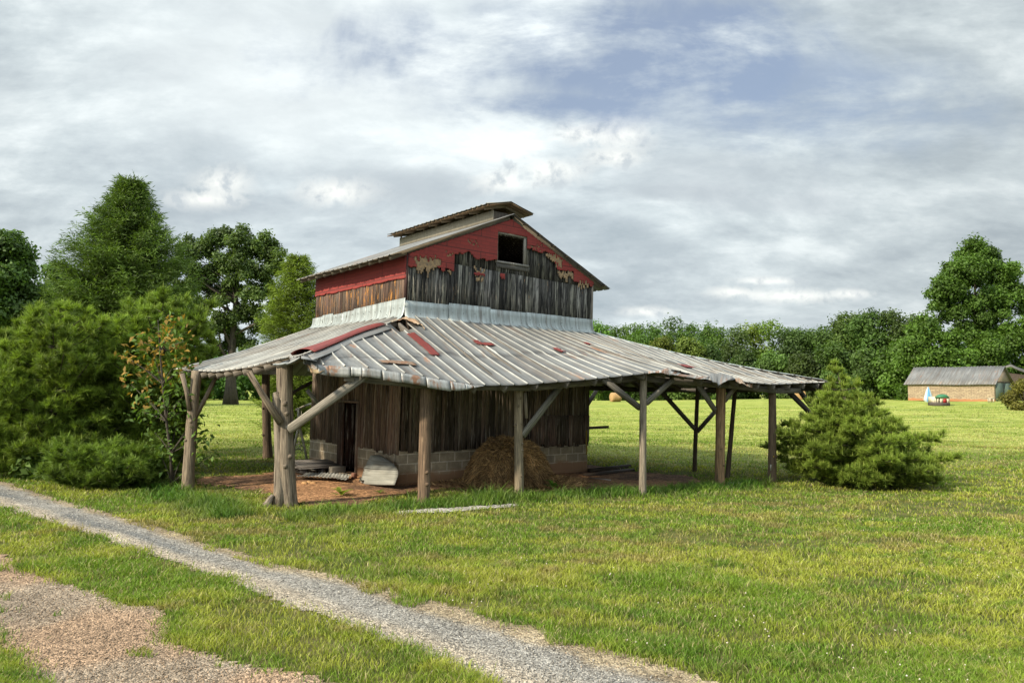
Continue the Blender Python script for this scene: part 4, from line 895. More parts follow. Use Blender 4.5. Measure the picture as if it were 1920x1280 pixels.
# header beams
def header(pts, tint=(.85, .8, .75), h=.15):
    for a, b in zip(pts[:-1], pts[1:]): G().beam(a, b, .07, h, tint=tint).obj('header_beam', M_BEAM, barn)
def hb(px, py, v): return PV(px, py, v)
def under(u, fn=front, t=.9, d=.2): return P0(fn(u, t))-np.array([0, 0, d])
header([under(x) for x in (-2.4, uC, uD, uE, uF, uG, 9.0)], h=.13)
header([under(x, left, .80, .19) for x in (-1.2, vA, VB-.1)])
header([under(x, right, .9, .16) for x in (-3.9, -1.72, .8, 5.3)], (.5, .45, .4))
# board sticking out past the far wall end, hanging strap
br((1085, 803), (1141, 800), .15, -.15, .04, .07, (.7, .65, .6)); G().box(PV(1083, 812, .0), U*.16, V*.1, (0, 0, .22), (.5, .45, .4)).obj('corner_block', M_BEAM, barn)
G().tube([PV(1099.5, 806, -.12), PV(1099, 830, -.12), PV(1100.5, 845, -.12), PV(1099, 852, -.12)], [.014]*4, 6, (1, 1, 1)).obj('hanging_strap', simple('yellow_strap', (.42, .27, .04), (.3, .2, .04)), barn)
#PART3
# ---------------------------------------------------------------- loose things in and around the barn
def loc0(p): return tuple(np.asarray(p, float))
# straw heap
def heap():
    c = ground_at(985, 912)+V*.55; c[2] = float(gz(c[0], c[1])); rx, ry, H = 1.0, .9, .93
    def hgt(a, b):
        r = np.sqrt((a/rx)**2+(b/ry)**2)*(1+.42*(fbm(a*1.7+7, b*1.7, 3)-.5)); r = np.minimum(r, 1.25)
        return H*np.clip(1-(r/1.12)**2.3, 0, 1)**.8*(1+.30*(fbm(a*2.6, b*2.6, 13)-.5))+.03
    n = 60; xs = np.linspace(-1.3, 1.3, n); A, B = np.meshgrid(xs*1.05, xs)
    Z = hgt(A, B)-.05; P = c+U*A.ravel()[:, None]+V*B.ravel()[:, None]; P[:, 2] = c[2]+np.where(Z.ravel() > .02, Z.ravel(), -.05)
    idx = np.arange(n*n).reshape(n, n); f = np.stack([idx[:-1, :-1], idx[:-1, 1:], idx[1:, 1:], idx[1:, :-1]], -1).reshape(-1, 4)
    o = G().add(P, f, (1, 1, 1)).obj('straw_heap', M_STRAWB, smooth=True); tag(o, 'brown rotting straw heap slumped against the barn blocks behind the knotty post', 'straw heap')
    m = 42000; th = rng.uniform(0, 6.28, m); r = np.where(rng.random(m) < .93, np.sqrt(rng.random(m))*1.2, rng.uniform(1.1, 1.75, m)); a = np.cos(th)*r*rx; b = np.sin(th)*r*ry
    z = hgt(a, b); e = .02; ga = (hgt(a+e, b)-z)/e; gb = (hgt(a, b+e)-z)/e
    L = rng.uniform(.05, .16, m); d = np.stack([np.cos(th)*1.0+rng.normal(0, .55, m), np.sin(th)+rng.normal(0, .55, m)], -1); d /= np.linalg.norm(d, axis=1)[:, None]+1e-6
    dz_ = np.clip(ga*d[:, 0]+gb*d[:, 1], -2.5, 2); nrm = np.sqrt(1+dz_**2)
    P0_ = c+U*a[:, None]+V*b[:, None]+np.array([0, 0, 1])*z[:, None]-np.array([0, 0, .012])
    D = (U*d[:, :1]+V*d[:, 1:]+np.array([0, 0, 1])*dz_[:, None])/nrm[:, None]+rng.normal(0, .16, (m, 3))
    side = np.cross(D, rng.normal(0, 1, (m, 3))); side /= np.linalg.norm(side, axis=1)[:, None]; w = rng.uniform(.005, .010, (m, 1))
    nor = np.stack([-(ga*U[0]+gb*V[0]), -(ga*U[1]+gb*V[1]), np.ones(m)], -1); nor /= np.linalg.norm(nor, axis=1)[:, None]
    b0 = P0_; b1 = P0_+D*L[:, None]*.9+nor*rng.uniform(.005, .05, (m, 1))
    v = np.stack([b0-side*w, b0+side*w, b1+side*w*.6, b1-side*w*.6], 1); v[..., 2] = np.maximum(v[..., 2], c[2]+.01); v = v.reshape(-1, 3)
    q = (np.arange(m)*4)[:, None]+np.arange(4)[None]
    t = lerp3((.45, .36, .26), (1.7, 1.5, 1.2), fbm(a*3, b*3, 19)*1.6-.3)*rng.uniform(.3, 1.7, (m, 1))
    s = G().add(v, q, np.repeat(t, 4, 0)).obj('straw_strands', M_STRAW, o); s['kind'] = 'stuff'
heap()
# pile of grey boards on a pallet
e = empty('board_pile', loc0(ground_at(600, 888)), 'low pile of grey weathered boards stacked left of the dark barn door', 'boards')
cpt = ground_at(598, 886); uc, vc = uvof(cpt)
for i, (du, dz_) in enumerate(((-.42, 0), (0, 0), (.38, 0))):
    G().beam(W(uc-.05+du, vc-.35, .06), W(uc-.05+du, vc+.75, .06), .09, .12, tint=(.6, .6, .6)).obj('bearer', M_STACK, e)
for i in range(7):
    v0 = vc-.34+i*.155; G().beam(W(uc-.62+rnd.uniform(-.05, .05), v0, .135), W(uc+.52+rnd.uniform(-.08, .08), v0+rnd.uniform(-.02, .02), .135), .13, .025, tint=(rnd.uniform(.9, 1.5),)*3).obj('board', M_STACK, e)
for i in range(6):
    v0 = vc-.30+i*.17+rnd.uniform(-.03, .03); G().beam(W(uc-.66+rnd.uniform(-.1, .1), v0, .17+.012*i), W(uc+.5+rnd.uniform(-.15, .1), v0+rnd.uniform(-.08, .08), .165+.01*i), .14, .025, tint=(rnd.uniform(.9, 1.8),)*3).obj('board', M_STACK, e)
def gblock(px, py, rot, sz, label, z=0, name='concrete_block', mat=None):
    p = ground_at(px, py); p[2] += z; g = G(); a = np.array([math.cos(rot), math.sin(rot), 0])*sz[0]; b = np.array([-math.sin(rot), math.cos(rot), 0])*sz[1]
    k = [(i, j, l) for i in (0, 1) for j in (0, 1) for l in (0, 1)]
    g.add([p+a*(i-.5)+b*(j-.5)+np.array([0, 0, sz[2]*l-.02]) for i, j, l in k], [(0, 1, 3, 2), (4, 6, 7, 5), (0, 4, 5, 1), (2, 3, 7, 6), (0, 2, 6, 4), (1, 5, 7, 3)], (1, 1, 1), [(i*sz[0]+rnd.random(), l*sz[2]+j*.3, 0) for i, j, l in k])
    o = g.obj(name, mat or M_CONC, bevel=.008, loc=p); tag(o, label, 'block'); return o
M_CONC = simple('worn_concrete', (.33, .30, .25), (.22, .19, .15), 14, .95, bstr=.7)
gblock(632, 888, .7, (.36, .19, .19), 'tan concrete block standing beside the dark barn doorway')
gblock(1379, 910, .35, (.36, .20, .09), 'flat grey stone slab lying in grass beside the orange brown post', mat=M_CONC, name='stone_slab')
gblock(664, 898, .8, (.10, .10, .16), 'small reddish brick stub in front of the door step', name='brick', mat=simple('red_clay', (.23, .10, .065), (.14, .07, .05), 20, .95))
# corrugated sheets lying on the ground
def lying_sheet(name, pts, label, seed, amp=.05, tint=(1, 1, 1), corr=.012):
    P = [ground_at(*q) for q in pts]; c = sum(P)/4; g = G(); n, m = 56, 14; vs = []; gs = []
    for i in range(n+1):
        for j in range(m+1):
            s, t = i/n, j/m; q = (P[0]*(1-s)+P[1]*s)*(1-t)+(P[3]*(1-s)+P[2]*s)*t
            z = float(gz(q[0], q[1]))+.03+amp*fbm(s*4, t*3, seed)+corr*math.cos(i*math.pi/2)+amp*.7*(abs(t-.5)*2)**2
            vs.append((q[0]+.03*(fbm(t*5, s, seed)-.5), q[1], z)); gs.append((s*2+seed, t, 0))
    g.add(vs, [(i*(m+1)+j, (i+1)*(m+1)+j, (i+1)*(m+1)+j+1, i*(m+1)+j+1) for i in range(n) for j in range(m)], tint, gs)
    o = g.obj(name, M_OLDTIN, solid=.003, smooth=False, loc=c); tag(o, label, 'metal sheet'); return o
lying_sheet('tin_sheet', [(556, 901), (650, 907), (655, 899), (575, 893)], 'wavy grey tin sheet lying on red earth below the board pile', 3, .07, (1.3, 1.3, 1.3))
lying_sheet('tin_sheet', [(672, 908), (714, 904), (716, 898), (676, 901)], 'small ribbed tin scrap lying at the foot of the leaning panel', 5, .04, (1.3, 1.35, 1.3))
lying_sheet('tin_sheet', [(556, 890), (590, 893), (596, 886), (560, 884)], 'bent pale tin scrap sticking out under the board pile', 8, .09, (1.5, 1.45, 1.35))
# big bent panel leaning on the blocks
g = G(); oc = []
pan = [(676, 904), (683, 880), (695, 853), (712, 851), (733, 864), (746, 878), (746, 890), (741, 907)]
pz = [(-.46,)*1]
def PU(px, py, u): v, z = onu(px, py, u); return W(u, v, z)
def panel_pt(px, py): t = (907-py)/56; return PU(px, py, -.50+.38*t)
vs = []; n = 14
L_ = [(676, 906), (679, 892), (684, 876), (690, 862), (697, 853)]; R_ = [(741, 908), (746, 893), (747, 880), (736, 866), (713, 852)]
for i in range(n+1):
    s = i/n; a = np.array([np.interp(s, np.linspace(0, 1, 5), [p[k] for p in L_]) for k in (0, 1)]); b = np.array([np.interp(s, np.linspace(0, 1, 5), [p[k] for p in R_]) for k in (0, 1)])
    for j in range(13):
        t = j/12; q = a+(b-a)*t; P = panel_pt(*q); bulge = .10*math.sin(math.pi*t)+.03*fbm(s*3, t*3, 8)+(.02 if abs(s-.5) < .04 else 0); vs.append(P-U*bulge)
f = [(i*13+j, i*13+j+1, (i+1)*13+j+1, (i+1)*13+j) for i in range(n) for j in range(12)]
g.add(vs, f, (1.15, 1.15, 1.1), [(i*.08, j*.1, 7) for i in range(n+1) for j in range(13)])
pc = ground_at(712, 907); o = g.obj('bent_metal_panel', M_OLDTIN, smooth=True, solid=.02, loc=pc); tag(o, 'large rounded dull metal panel leaning against the barn blocks right of the door', 'metal panel')
g = G(); ms = [vs[7*13+j] for j in range(13)]; g.tube([p-U*.012 for p in ms], [.006]*13, 5, (.4, .4, .4)); g.obj('seam', M_OLDTIN, o)
# yellowish wood offcut
g = G(); c = ground_at(581, 907)
for i, (x, y, w, h) in enumerate(((-.12, 0, .12, .05), (-.02, .02, .10, .065), (.07, -.01, .11, .05), (.14, .02, .07, .03))): g.box(c+np.array([x-.05, y-.05, -.01]), (w, .03*i-.04, 0), (-.02, .10, .01), (0.01, 0, h), (1.3, .85, .5))
o = g.obj('split_wood', M_FASC, bevel=.01, loc=c); tag(o, 'pale yellow split wood chunks on red earth by the forked post', 'wood')
# boards on the ground at the right end
def gboard(p, q, w, h, label, tint, z=.03, name='plank'):
    a = ground_at(*p); b = ground_at(*q); a[2] += z; b[2] += z; c = (a+b)/2; g = G().beam(a, b, w, h, tint=tint); o = g.obj(name, M_STACK, loc=c); tag(o, label, 'plank')
gboard((1098, 893), (1185, 882), .20, .05, 'dark plank lying on bare earth past the right barn corner', (.35, .3, .27)); gboard((1105, 897), (1145, 902), .05, .02, 'thin pale stick lying on dark earth right of the straw heap', (2.2, 2.1, 2.0), .03, 'stick')
gboard((1105, 886), (1180, 877), .12, .1, 'dark timber lying on bare earth behind the longer plank', (.28, .24, .2), .05, 'timber')
gboard((905, 925), (965, 923), .06, .03, 'brown plank half hidden in grass left of the knotty post', (.9, .7, .5), .03)
# garden swing behind the barn: white frame
M_WHITE = simple('chalky_white_paint', (.55, .52, .43), (.42, .38, .30), 9, .6)
sc_ = np.array([0, 0, 0.0]); gs_ = ground_at(570, 864); Ys = gs_[1]
e = empty('garden_swing', loc0(gs_), 'cream white metal garden swing frame standing behind the left end of the barn', 'swing')
def AT(px, py, dY=0): return at(px, py, Ys+dY)
def rod(name, pts, r, par=e, mat=M_WHITE): return G().tube(pts, [r]*len(pts), 7, (1, 1, 1)).obj(name, mat, par, smooth=True)
rod('frame_leg', [AT(560, 764), AT(560, 800), AT(552, 835), AT(550, 866)], .035); rod('frame_leg', [AT(561, 766, .1), AT(562, 800, .1), AT(570, 835, .1), AT(576, 863, .1)], .035)
rod('top_beam', [AT(556, 768), AT(580, 758, 1.4), AT(600, 755, 2.6)], .035)
sw = rod('seat_back', [AT(552, 834, .2), AT(562, 831, .3), AT(566, 836, .4)], .02); rod('seat_back_rail', [AT(552, 843, .2), AT(562, 841, .3), AT(567, 845, .4)], .018, sw)
for k in range(4): rod('baluster', [AT(553+3.5*k, 834, .2), AT(553.5+3.5*k, 843, .2)], .01, sw)
rod('hanger', [AT(566, 767, .4), AT(563, 800, .4), AT(560, 832, .3)], .008)
rod('frame_leg', [AT(600, 757, 2.7), AT(594, 840, 2.6), AT(590, 862, 2.6)], .03)
# broad leaved weed
def leafplant(name, base, n, L, label, cat, mat, tint=(1, 1, 1), rise=.5):
    g = G()
    for i in range(n):
        th = i*2.4+rnd.uniform(-.3, .3); l = L*rnd.uniform(.6, 1.1); w = l*.30; d = np.array([math.cos(th), math.sin(th), 0]); s = np.array([-math.sin(th), math.cos(th), 0]); el_ = rnd.uniform(.2, 1.2)*rise
        pts = [base+d*l*t*math.cos(el_*(1-t*.6))+np.array([0, 0, l*math.sin(el_)*t*(1.25-t*.7)*1.6+.02]) for t in (0, .3, .6, .85, 1)]; ws = (.12, .75, 1, .6, .02); vs = []
        for p, k in zip(pts, ws): vs += [p-s*w*k*.5+np.array([0, 0, .12*w*k]), p, p+s*w*k*.5+np.array([0, 0, .12*w*k])]
        k_ = rnd.uniform(.8, 1.3); g.add(vs, [(a*3+b, a*3+b+1, a*3+b+4, a*3+b+3) for a in range(4) for b in (0, 1)], tuple(x*k_ for x in tint))
    o = g.obj(name, mat, smooth=True, loc=base); tag(o, label, cat)
leafplant('weed', ground_at(640, 930), 16, .24, 'broad leaved green weed growing on sunlit red earth between the front posts', 'weed', M_LEAF, (3.0, 2.6, 1.6), .8)
leafplant('weed', ground_at(712, 926), 9, .13, 'tiny weed sprouting in red earth left of the round front post', 'weed', M_LEAF, (2.0, 1.9, 1.2), .6)
leafplant('weed', ground_at(1037, 918), 22, .22, 'bushy grass weed at the right foot of the straw heap', 'weed', M_LEAF, (1.4, 2.0, .9), 1.2)

# ---------------------------------------------------------------- trees
def rand_unit(n):
    v = rng.normal(0, 1, (n, 3)); return v/np.linalg.norm(v, axis=1)[:, None]
def leafquads(c, nrm, size, tint, asp=.6, droop=.3):
    """one folded leaf card per row: c centre, nrm normal"""
    n = len(c); t = np.cross(nrm, rand_unit(n)); t /= np.linalg.norm(t, axis=1)[:, None]+1e-9; b = np.cross(nrm, t)
    s = size[:, None]*.5
    v = np.stack([c-t*s, c-b*s*asp+nrm*s*.25, c+t*s-np.array([0, 0, 1])*s*droop, c+b*s*asp+nrm*s*.25], 1).reshape(-1, 3)
    f = (np.arange(n)*4)[:, None]+np.arange(4)[None]; return v, f, np.repeat(tint, 4, 0)
def crown_leaves(blobs, n_leaf, size, dark=.0, var=.3, hue=(1, 1, 1), shell=.55):
    """blobs rows: x, y, z, r ; leaves gathered in small sprays near each blob's shell"""
    g = G(); B = np.asarray(blobs); w = B[:, 3]**2; pr = w/w.sum(); ns = max(1, n_leaf//9); i = rng.choice(len(B), ns, p=pr)
    d = rand_unit(ns); d[:, 2] = d[:, 2]*.9+.12; rr = (shell+(1-shell)*rng.random(ns))**.7*(1+.18*rng.normal(0, 1, ns)*.6)
    sc = B[i, :3]+d*(B[i, 3]*rr)[:, None]*np.array([1, 1, .85])
    i2 = np.repeat(np.arange(ns), 9); c = sc[i2]+rng.normal(0, 1, (ns*9, 3))*(size*.8)
    nr = d[i2]*.75+rand_unit(len(i2))*.75+np.array([0, 0, .35]); nr /= np.linalg.norm(nr, axis=1)[:, None]
    bt = rng.uniform(1-var, 1+var, len(B)); t = (bt[i][i2]*rng.uniform(.65, 1.35, len(i2)))[:, None]*np.array(hue)
    g.add(*leafquads(c, nr, size*rng.uniform(.7, 1.4, len(i2)), t)); return g
def limbs(g, base, H, r, lean, blobs, seed, tint=(1, 1, 1), trunk_frac=.8, nl=14):
    rn = random.Random(seed); top = np.array(base)+np.array([lean[0], lean[1], H*trunk_frac]); n = 9; tp = []; tr = []
    ph = rn.uniform(0, 6)
    for i in range(n):
        t = i/(n-1); tp.append(np.array(base)+(top-np.array(base))*t+np.array([math.sin(t*5+ph), math.cos(t*4+ph), 0])*H*.012*t-np.array([0, 0, .3])*(i == 0)); tr.append(r*(1-t*.85)*(1+.5*math.exp(-t*14)))
    g.tube(tp, tr, 9, tint, .05)
    B = sorted(blobs, key=lambda b: -b[3])[:nl]
    for b in B:
        t = min(.95, max(.25, (b[2]-base[2])/(H*trunk_frac)-.22+rn.uniform(-.08, .02))); k = t*(n-1); i = int(k); s = tp[i]+(tp[min(i+1, n-1)]-tp[i])*(k-i)
        e_ = np.array(b[:3]); m_ = (s+e_)/2+np.array([rn.uniform(-.1, .1), rn.uniform(-.1, .1), -.05])*np.linalg.norm(e_-s); rr = max(.02, r*(1-t*.85)*.55)
        g.tube([s, m_, e_], [rr, rr*.6, rr*.2], 6, tint, .04, cap=False)
def profile_blobs(base, H, Wd, z0, nb, rr, prof, seed, flat=1.0):
    """blobs filling a crown whose half-width at height fraction t is prof(t)*Wd"""
    rn = np.random.default_rng(seed); out = []
    for k in range(nb):
        t = rn.random(); a = rn.uniform(0, 6.28); q = math.sqrt(rn.uniform(.12, 1)); w = prof(t)*Wd*(.82+.36*rn.random())
        out.append((base[0]+math.cos(a)*w*q, base[1]+math.sin(a)*w*q*flat, base[2]+z0+(H-z0)*t*(.97+.03*rn.random()), rr*H*(.65+.7*rn.random())*(1-.35*abs(t-.4))))
    return out
round_p = lambda t: math.sqrt(max(0, 1-((t-.42)/.60)**2))
def oak_p(t): return np.interp(t, [0, .2, .5, .8, 1], [.55, .9, 1, .8, .35])
HUEK = 1.25
def tree(name, px, base_py, Y, top_py, half_w_px, label, seed, prof=round_p, z0f=.15, nb=34, rr=.11, leaves=9000, lsize=.35, hue=(1, 1, 1), mat=None, trunk=.02, group=None, cat='tree', var=.3, flat=1.0, nl=14, base_z=None, extra=()):
    b = at(px, base_py, Y); b[2] = float(gz(b[0], b[1])) if base_z is None else base_z
    top = at(px, top_py, Y); H = top[2]-b[2]; Wd = half_w_px*Y/F_PX
    B = profile_blobs(b, H*.96, Wd*.88, H*z0f, nb, rr, prof, seed, flat)
    for (ex, ey, er) in extra: q = at(ex, ey, Y+rnd.uniform(-1, 1)*Wd*.3); B.append((q[0], q[1], q[2], er*Y/F_PX))
    e = empty(name, tuple(b), label, cat, group)
    g = G(); limbs(g, b, H, H*trunk, (rnd.uniform(-.02, .02)*H, 0), B, seed, nl=nl); g.obj('trunk', M_BARK, e, smooth=True)
    crown_leaves(B, leaves, lsize, hue=tuple(x*HUEK for x in hue), var=var).obj('crown', mat or M_LEAF, e)
    return e
# the tall oak behind the left shed roof, its clumps set one by one
OAK = [(345, 500, 26), (352, 462, 20), (380, 470, 26), (330, 545, 24), (365, 530, 28), (398, 446, 18), (420, 450, 24), (450, 446, 24), (470, 470, 24), (495, 455, 20), (510, 475, 22), (505, 505, 20), (440, 490, 28), (410, 500, 28), (470, 510, 22), (430, 540, 26),
       (400, 560, 26), (360, 575, 24), (470, 550, 24), (500, 545, 20), (450, 590, 26), (410, 610, 28), (370, 620, 24), (490, 610, 24), (440, 640, 26), (395, 655, 22), (340, 600, 20), (470, 655, 20), (520, 500, 14), (325, 500, 12), (388, 520, 20), (520, 600, 16)]
tree('oak_tree', 432, 757, 80, 440, 90, 'tall dark oak with open airy crown and thick trunk behind the left roof', 5, nb=8, rr=.05, leaves=56000, lsize=.30, hue=(.92, 1.0, .95), trunk=.032, extra=[(x+a*r*.6, y+b*r*.55, r*.5) for x, y, r in OAK for a, b in ((0, .1), (1, .3), (-.9, .5), (.2, -.9))], nl=30, z0f=.3)
tree('leafy_tree', -12, 757, 62, 433, 84, 'dark round leafed tree cut off by the left edge', 8, nb=60, rr=.09, leaves=42000, lsize=.34, hue=(.75, .95, .7), z0f=.1)
tree('leafy_tree', 100, 757, 70, 500, 62, 'dark tree half hidden left behind the tall feathery cedar', 9, nb=40, rr=.09, leaves=26000, lsize=.34, hue=(.8, 1.0, .75), z0f=.1)
# low wood behind the left field
wl = ['first', 'second', 'third', 'fourth', 'fifth', 'sixth', 'seventh', 'eighth', 'ninth', 'tenth', 'eleventh', 'twelfth', 'thirteenth', 'fourteenth', 'fifteenth', 'sixteenth', 'seventeenth', 'eighteenth', 'nineteenth', 'twentieth', 'twenty-first', 'twenty-second', 'twenty-third', 'twenty-fourth', 'twenty-fifth', 'twenty-sixth', 'twenty-seventh', 'twenty-eighth', 'twenty-ninth', 'thirtieth']
for i, (px, tp, hw, Y) in enumerate(((40, 640, 50, 100), (150, 650, 55, 104), (235, 655, 50, 98), (300, 640, 46, 108), (350, 668, 40, 100), (395, 655, 40, 112), (455, 660, 44, 104), (505, 650, 40, 114), (555, 655, 44, 106), (610, 650, 44, 110))):
    tree('leafy_tree', px, 757, Y, tp, hw, '%s mid green tree from the left in the low wood behind the left lawn' % wl[i], 100+i, nb=34, rr=.17, leaves=9000, lsize=.45, hue=(.85, 1.25, .9), z0f=.0, group='trees of the low wood behind the left lawn')
# tree line beyond the right field
TL = [(1112, 612, 34, 185, 0), (1150, 617, 26, 190, 0), (1180, 610, 26, 185, 0), (1222, 598, 34, 178, 0), (1262, 597, 30, 172, 0), (1300, 597, 34, 170, 0), (1335, 612, 20, 175, 0), (1248, 634, 36, 150, 1), (1290, 640, 34, 148, 1), (1330, 652, 30, 150, 2),
      (1375, 620, 34, 160, 2), (1415, 613, 30, 165, 3), (1448, 615, 30, 162, 3), (1485, 612, 30, 155, 2), (1520, 622, 26, 160, 2), (1552, 612, 28, 150, 2), (1590, 593, 36, 138, 4), (1638, 586, 38, 132, 4), (1682, 584, 38, 128, 4), (1722, 592, 34, 128, 4),
      (1395, 665, 32, 138, 2), (1450, 668, 36, 134, 2), (1510, 660, 36, 128, 4), (1575, 650, 40, 118, 4), (1640, 655, 42, 112, 4), (1700, 640, 40, 108, 5), (1190, 668, 40, 140, 2), (1130, 672, 36, 140, 0), (1350, 690, 36, 130, 2), (1260, 690, 40, 132, 2)]
HU = [((.95, 1.25, .7), 'bright green'), ((1.15, 1.0, .62), 'olive brown'), ((.75, .92, .72), 'dark green'), ((1.2, 1.3, .62), 'yellow green'), ((.66, .78, .58), 'deep green'), ((.85, 1.1, .65), 'fresh green')]
for i, (px, tp, hw, Y, k) in enumerate(TL):
    place = 'tall' if tp < 605 else 'middling' if tp < 630 else 'low'
    tree('leafy_tree', px, 757, Y, tp, hw*1.15, '%s %s tree, %s planted in the tree line beyond the right field' % (place, HU[k][1], wl[i]) if False else '%s %s tree, %s from the left of the wood beyond the right field' % (place, HU[k][1], wl[sorted(range(len(TL)), key=lambda j: TL[j][0]).index(i)]),
         200+i, nb=20, rr=.165, leaves=int(10500+ (3000 if Y < 150 else 0)), lsize=.48, hue=tuple(x*kb*rnd.uniform(.92, 1.08) for kb in (rnd.uniform(.72, 1.3),) for x in HU[k][0]), z0f=.03, group='trees of the wood beyond the right field', var=.35, base_z=float(gz(*at(px, 757, Y)[:2])))
# tall tree behind the far shed and the lighter trees round it
TT = [(1822, 470, 24), (1800, 495, 24), (1845, 490, 26), (1780, 520, 24), (1815, 520, 28), (1860, 515, 24), (1760, 545, 20), (1790, 555, 24), (1880, 545, 26), (1905, 555, 22), (1850, 560, 22), (1815, 580, 26), (1780, 590, 20), (1925, 575, 18), (1870, 590, 20), (1890, 510, 18), (1755, 575, 14), (1840, 610, 24), (1800, 625, 24), (1880, 630, 20), (1775, 545, 22)]
tree('leafy_tree', 1832, 752, 104, 452, 84, 'tallest green tree rising behind the far block shed at right', 31, nb=8, rr=.05, leaves=50000, lsize=.38, hue=(.85, 1.1, .62), extra=[(x+a*r*.65, y+b*r*.6, r*.58) for x, y, r in TT for a, b in ((0, .1), (1, .3), (-.9, .5), (.2, -.9), (.8, -.7))], nl=24, trunk=.02, z0f=.3)
for i, (px, tp, hw, Y, lb) in enumerate(((1735, 596, 44, 100, 'light green bushy tree left of the tallest tree behind the far shed'), (1790, 625, 44, 98, 'light green tree directly over the far shed roof'), (1852, 618, 44, 100, 'green tree over the right end of the far shed roof'), (1905, 600, 42, 102, 'green tree at the right edge behind the far shed'), (1950, 590, 44, 100, 'tree cut by the right edge above the second shed roof'))):
    tree('leafy_tree', px, 752, Y, tp, hw, lb, 300+i, nb=34, rr=.12, leaves=16000, lsize=.4, hue=(1.0, 1.3, .65), z0f=.02)

# conifers --------------------------------------------------------------------------------
def needles(g, c, d, L, n, w, tint, spread=.8):
    """tufts of needles: c tuft base, d direction, one row per tuft"""
    m = len(c); ci = np.repeat(np.arange(m), n); dd = d[ci]+rng.normal(0, spread, (m*n, 3)); dd /= np.linalg.norm(dd, axis=1)[:, None]
    back = rng.random(m*n)[:, None]*L*.9; p = c[ci]-d[ci]*back; l = L*rng.uniform(.7, 1.2, (m*n, 1)); q = p+dd*l; s = np.cross(dd, rand_unit(m*n)); s /= np.linalg.norm(s, axis=1)[:, None]
    v = np.stack([p-s*w, p+s*w, q], 1).reshape(-1, 3); f = (np.arange(m*n)*3)[:, None]+np.arange(3)[None]
    t = tint[ci]*rng.uniform(.7, 1.3, (m*n, 1)); T = np.repeat(t, 3, 0).reshape(-1, 3, 3); T[:, 2] *= 1.25; g.add(v, f, T.reshape(-1, 3))
